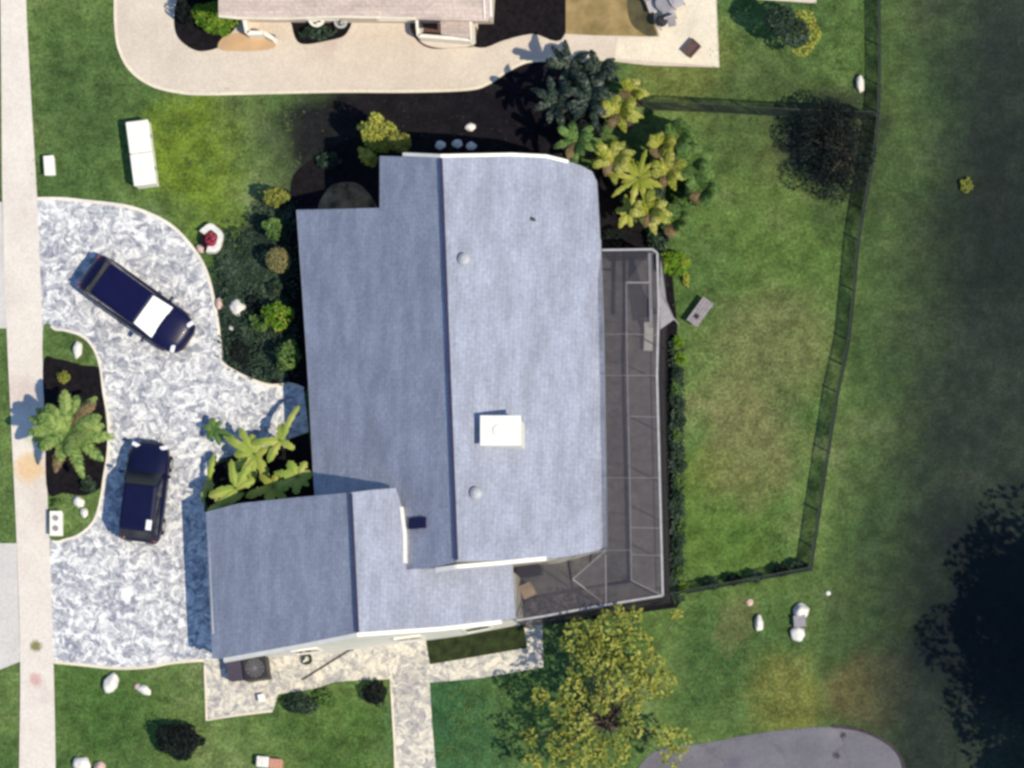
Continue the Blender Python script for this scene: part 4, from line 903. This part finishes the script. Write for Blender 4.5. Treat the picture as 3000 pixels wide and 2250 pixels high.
bush(1880, 560, .95, 1.5, M['l_dark'], 'dark green undergrowth below the yellow broad-leaved plants', 80, .10, 1500, ry=1.2)
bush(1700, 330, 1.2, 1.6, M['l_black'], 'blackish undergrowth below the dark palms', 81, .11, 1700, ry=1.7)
bush(1975, 770, .66, .9, M['l_bright'], 'bright green shrub at the north-east corner of the enclosure', 73, .08, 1500, ry=.58)
bush(1925, 700, .5, .7, M['l_dark'], 'dark shrub between yellow clump and enclosure corner', 74)
bush(1800, 690, .6, .6, M['l_black'], 'blackish shrub in the gap between the roof and the enclosure top', 75, ry=.35)
bush(2010, 815, .16, .35, M['l_lime'], 'thin yellow-green sprig south-east of the bright green shrub', 76, .05, ry=.35)
# hedge strip east of enclosure
rnd = random.Random(5)
for k in range(17):
    y = 1005 + k * 45; x = 1985 + 6 * math.sin(k * 1.7) + (y - 1000) * .012
    mm = M['l_dark'] if k % 3 else M['l_green']
    if k in (0, 1, 16): mm = M['l_bright']
    lb = 'low hedge shrub on the east side of the enclosure, number %s from its north end' % ['one', 'two', 'three', 'four', 'five', 'six', 'seven', 'eight', 'nine', 'ten', 'eleven', 'twelve', 'thirteen', 'fourteen', 'fifteen', 'sixteen', 'seventeen'][k]
    bush(x, y, .20 + .07 * rnd.random(), .45, mm, lb, 100 + k, .06, 260, ry=.34, name='hedge_shrub', cat='shrub', group='hedge shrubs along the enclosure', lumps=3)
for k, (px, py) in enumerate(((2085, 1712), (2150, 1697), (2215, 1690), (2285, 1672), (2340, 1655))):
    lb = 'dark vine clump on the south fence, ' + ['westernmost', 'second from the west', 'middle one', 'second from the east', 'easternmost'][k]
    bush(px, py, .36, .7, M['l_black'] if k % 2 else M['l_dark'], lb, 130 + k, .07, 380, ry=.24, name='fence_vine', cat='vine', group='vines along the south fence')
# plants below patio and SW lawn
bush(878, 2062, .75, .7, M['l_dark'], 'dark round shrub at the south-east corner of the patio', 141, .08, ry=.48)
bush(950, 2040, .5, .45, M['l_green'], 'green shrub between two dark ones below the patio', 142, .07, ry=.35)
bush(1098, 2030, .55, .9, M['l_black'], 'blackish shrub in the corner west of the south path', 143, .08, ry=.55)
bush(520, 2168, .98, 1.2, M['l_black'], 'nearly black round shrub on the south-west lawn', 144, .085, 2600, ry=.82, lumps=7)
bush(492, 2196, .26, .9, M['l_bright'], 'small bright tuft on the south-west edge of the black shrub', 145, .06)
# south-east yellow-green tree
cr = [(1700, 1870, 3.4, 62, 420), (1790, 1850, 3.6, 66, 420), (1850, 1900, 3.6, 70, 460), (1760, 1930, 3.9, 60, 380), (1830, 1970, 3.8, 66, 420), (1900, 1960, 3.4, 56, 320), (1940, 2000, 3.0, 44, 220),
      (1740, 1900, 3.2, 50, 260), (1790, 2010, 4.0, 45, 260), (1755, 2060, 3.6, 36, 200), (1680, 2030, 3.4, 46, 260), (1650, 2080, 3.2, 40, 230), (1580, 2040, 2.8, 28, 120), (1690, 2120, 3.4, 52, 300),
      (1640, 2180, 3.0, 46, 250), (1720, 2190, 3.2, 52, 300), (1850, 2060, 3.4, 38, 200), (1850, 2130, 3.4, 40, 220), (1800, 2200, 3.0, 52, 300), (1740, 2245, 2.8, 48, 250), (1940, 2150, 2.8, 36, 170), (1990, 2170, 2.4, 40, 170),
      (1965, 2220, 2.4, 34, 130), (1880, 2015, 3.2, 48, 240), (1810, 1805, 2.9, 34, 110), (1860, 1800, 2.6, 28, 90), (1985, 1800, 2.2, 20, 60), (1550, 2160, 2.4, 26, 80), (1700, 1960, 3.2, 40, 160), (1650, 2240, 2.6, 46, 200), (1560, 2230, 2.2, 34, 110)]
cr = [(a, b, c, d * .98, int(n * .50)) for a, b, c, d, n in cr]
tree(1775, 2110, 4.0, cr, M['l_soft'], 'sparse yellow-green tree with dark trunk top showing between the house and the cul-de-sac', 151, .11, trunk_r=.30)
# trees north-east
tree(2305, 60, 2.6, [(2288, 60, 2.4, 46, 700), (2330, 95, 2.4, 44, 600)], M['l_dark'], 'dark round tree at the top picture edge behind the back lawn', 161, .09)
tree(2360, 90, 2.4, [(2355, 62, 2.3, 34, 320), (2372, 100, 2.2, 34, 320), (2350, 130, 1.8, 34, 280)], M['l_lime'], 'yellow-green small tree hugging the dark round one', 162, .08)
dk_ = [(2420 + 95 * math.cos(a * 1.3) * (.4 + .6 * ((a * 37) % 10) / 10), 420 + 130 * math.sin(a * 1.3 + .3) * (.4 + .6 * ((a * 53) % 10) / 10), 2.6 + .5 * math.sin(a), 42, 260) for a in range(16)]
tree(2470, 440, 3.6, [(2440 + 85 * math.cos(a * 1.9) * k, 430 + 125 * math.sin(a * 1.9) * k, 1.7 + .5 * math.sin(a * 2.1), 46, 330) for a, k in zip(range(18), [.2, .9, .6, 1, .5, .95, .7, 1, .4, .85, 1, .65, .9, .3, 1, .75, .55, .95])], M['l_black'], 'blackish tree just inside the boundary fence at its north end', 163, .06)
bush(630, 50, .85, 1.3, M['l_bright'], 'bright green bush beside the neighbour house corner', 171, .08, 2600, ry=.80)
bush(548, 20, .5, 1.1, M['l_black'], 'dark purplish bush behind the bright green bush', 172, ry=.9)
bush(930, 95, .75, .5, M['l_dark'], 'dark green planting in front of the neighbour house', 173, ry=.3)
bush(2832, 543, .30, .3, M['l_olive'], 'lone yellowish bush in the dark rough ground', 174, .08)
# unseen trees added beyond the right edge to darken the rough ground
for px, py, h, r, lb in ((3370, 2140, 9.5, 300, 'tall unseen tree added for its shade, southernmost outside the frame'), (3370, 1880, 10.0, 290, 'tall unseen tree added for its shade, northernmost outside the frame'), (3300, 2400, 7.5, 180, 'tall unseen tree added for its shade outside the lower right corner')):
    r_ = random.Random(int(px + py)); crs = []
    for k in range(16):
        a = k * 2.4; f = math.sqrt(k / 16); d = r * .8 * f; crs.append((px + d * math.cos(a), py + d * math.sin(a), h * (.62 + .3 * r_.random()), r * .36, int(1000 - 850 * f)))
    tree(px, py, h, crs, M['l_dark'], lb, int(px + py), .16, trunk_r=.25, group='added shade trees east of the frame')

# ground-hugging growth and litter nobody could count
def scatter(name, boxes, n, size, z, m, seed, clump=1, spread=.3, label=None):
    rnd = random.Random(seed); vs, fs = [], []
    for _ in range(n):
        x0, y0, x1, y1 = rnd.choice(boxes); c0 = P(rnd.uniform(x0, x1), rnd.uniform(y0, y1)); s0 = spread * rnd.uniform(.5, 1.4)
        for _ in range(clump):
            c = c0 + Vector((rnd.gauss(0, s0), rnd.gauss(0, s0), z + rnd.random() * z)); a = rnd.uniform(0, 6.28); t = Vector((math.cos(a), math.sin(a), rnd.uniform(-.4, .4))) * size * rnd.uniform(.6, 1.4); b = Vector((-math.sin(a), math.cos(a), rnd.uniform(-.4, .4))) * size * .5
            k = len(vs); vs += [c - t, c + b, c + t, c - b]; fs.append((k, k + 1, k + 2, k + 3))
    return tag(mesh(name, vs, fs, m), kind='stuff')
lawns = [(110, 20, 330, 560), (370, 300, 560, 590), (560, 300, 860, 520), (2010, 380, 2370, 1640), (2100, 20, 2560, 310), (180, 1990, 590, 2240), (850, 2120, 1130, 2250), (1290, 2010, 1560, 2250), (2000, 1790, 2360, 2110)]
scatter('lawn_weeds', lawns, 520, .035, .03, M['l_green'], 301, 26, .22)
scatter('fallen_leaves', [(1500, 1830, 2100, 2240), (1960, 380, 2150, 900), (560, 560, 760, 1100), (110, 980, 300, 1560)] + lawns, 1300, .035, .02, M['l_dead'], 302)
scatter('ground_cover', [(655, 800, 770, 1060), (640, 680, 780, 820), (745, 600, 850, 1110), (770, 600, 860, 1100)], 420, .07, .12, M['l_dark'], 303, 16, .16)
scatter('ground_cover', [(1972, 1000, 2000, 1760)], 380, .06, .14, M['l_dark'], 304, 14, .06)
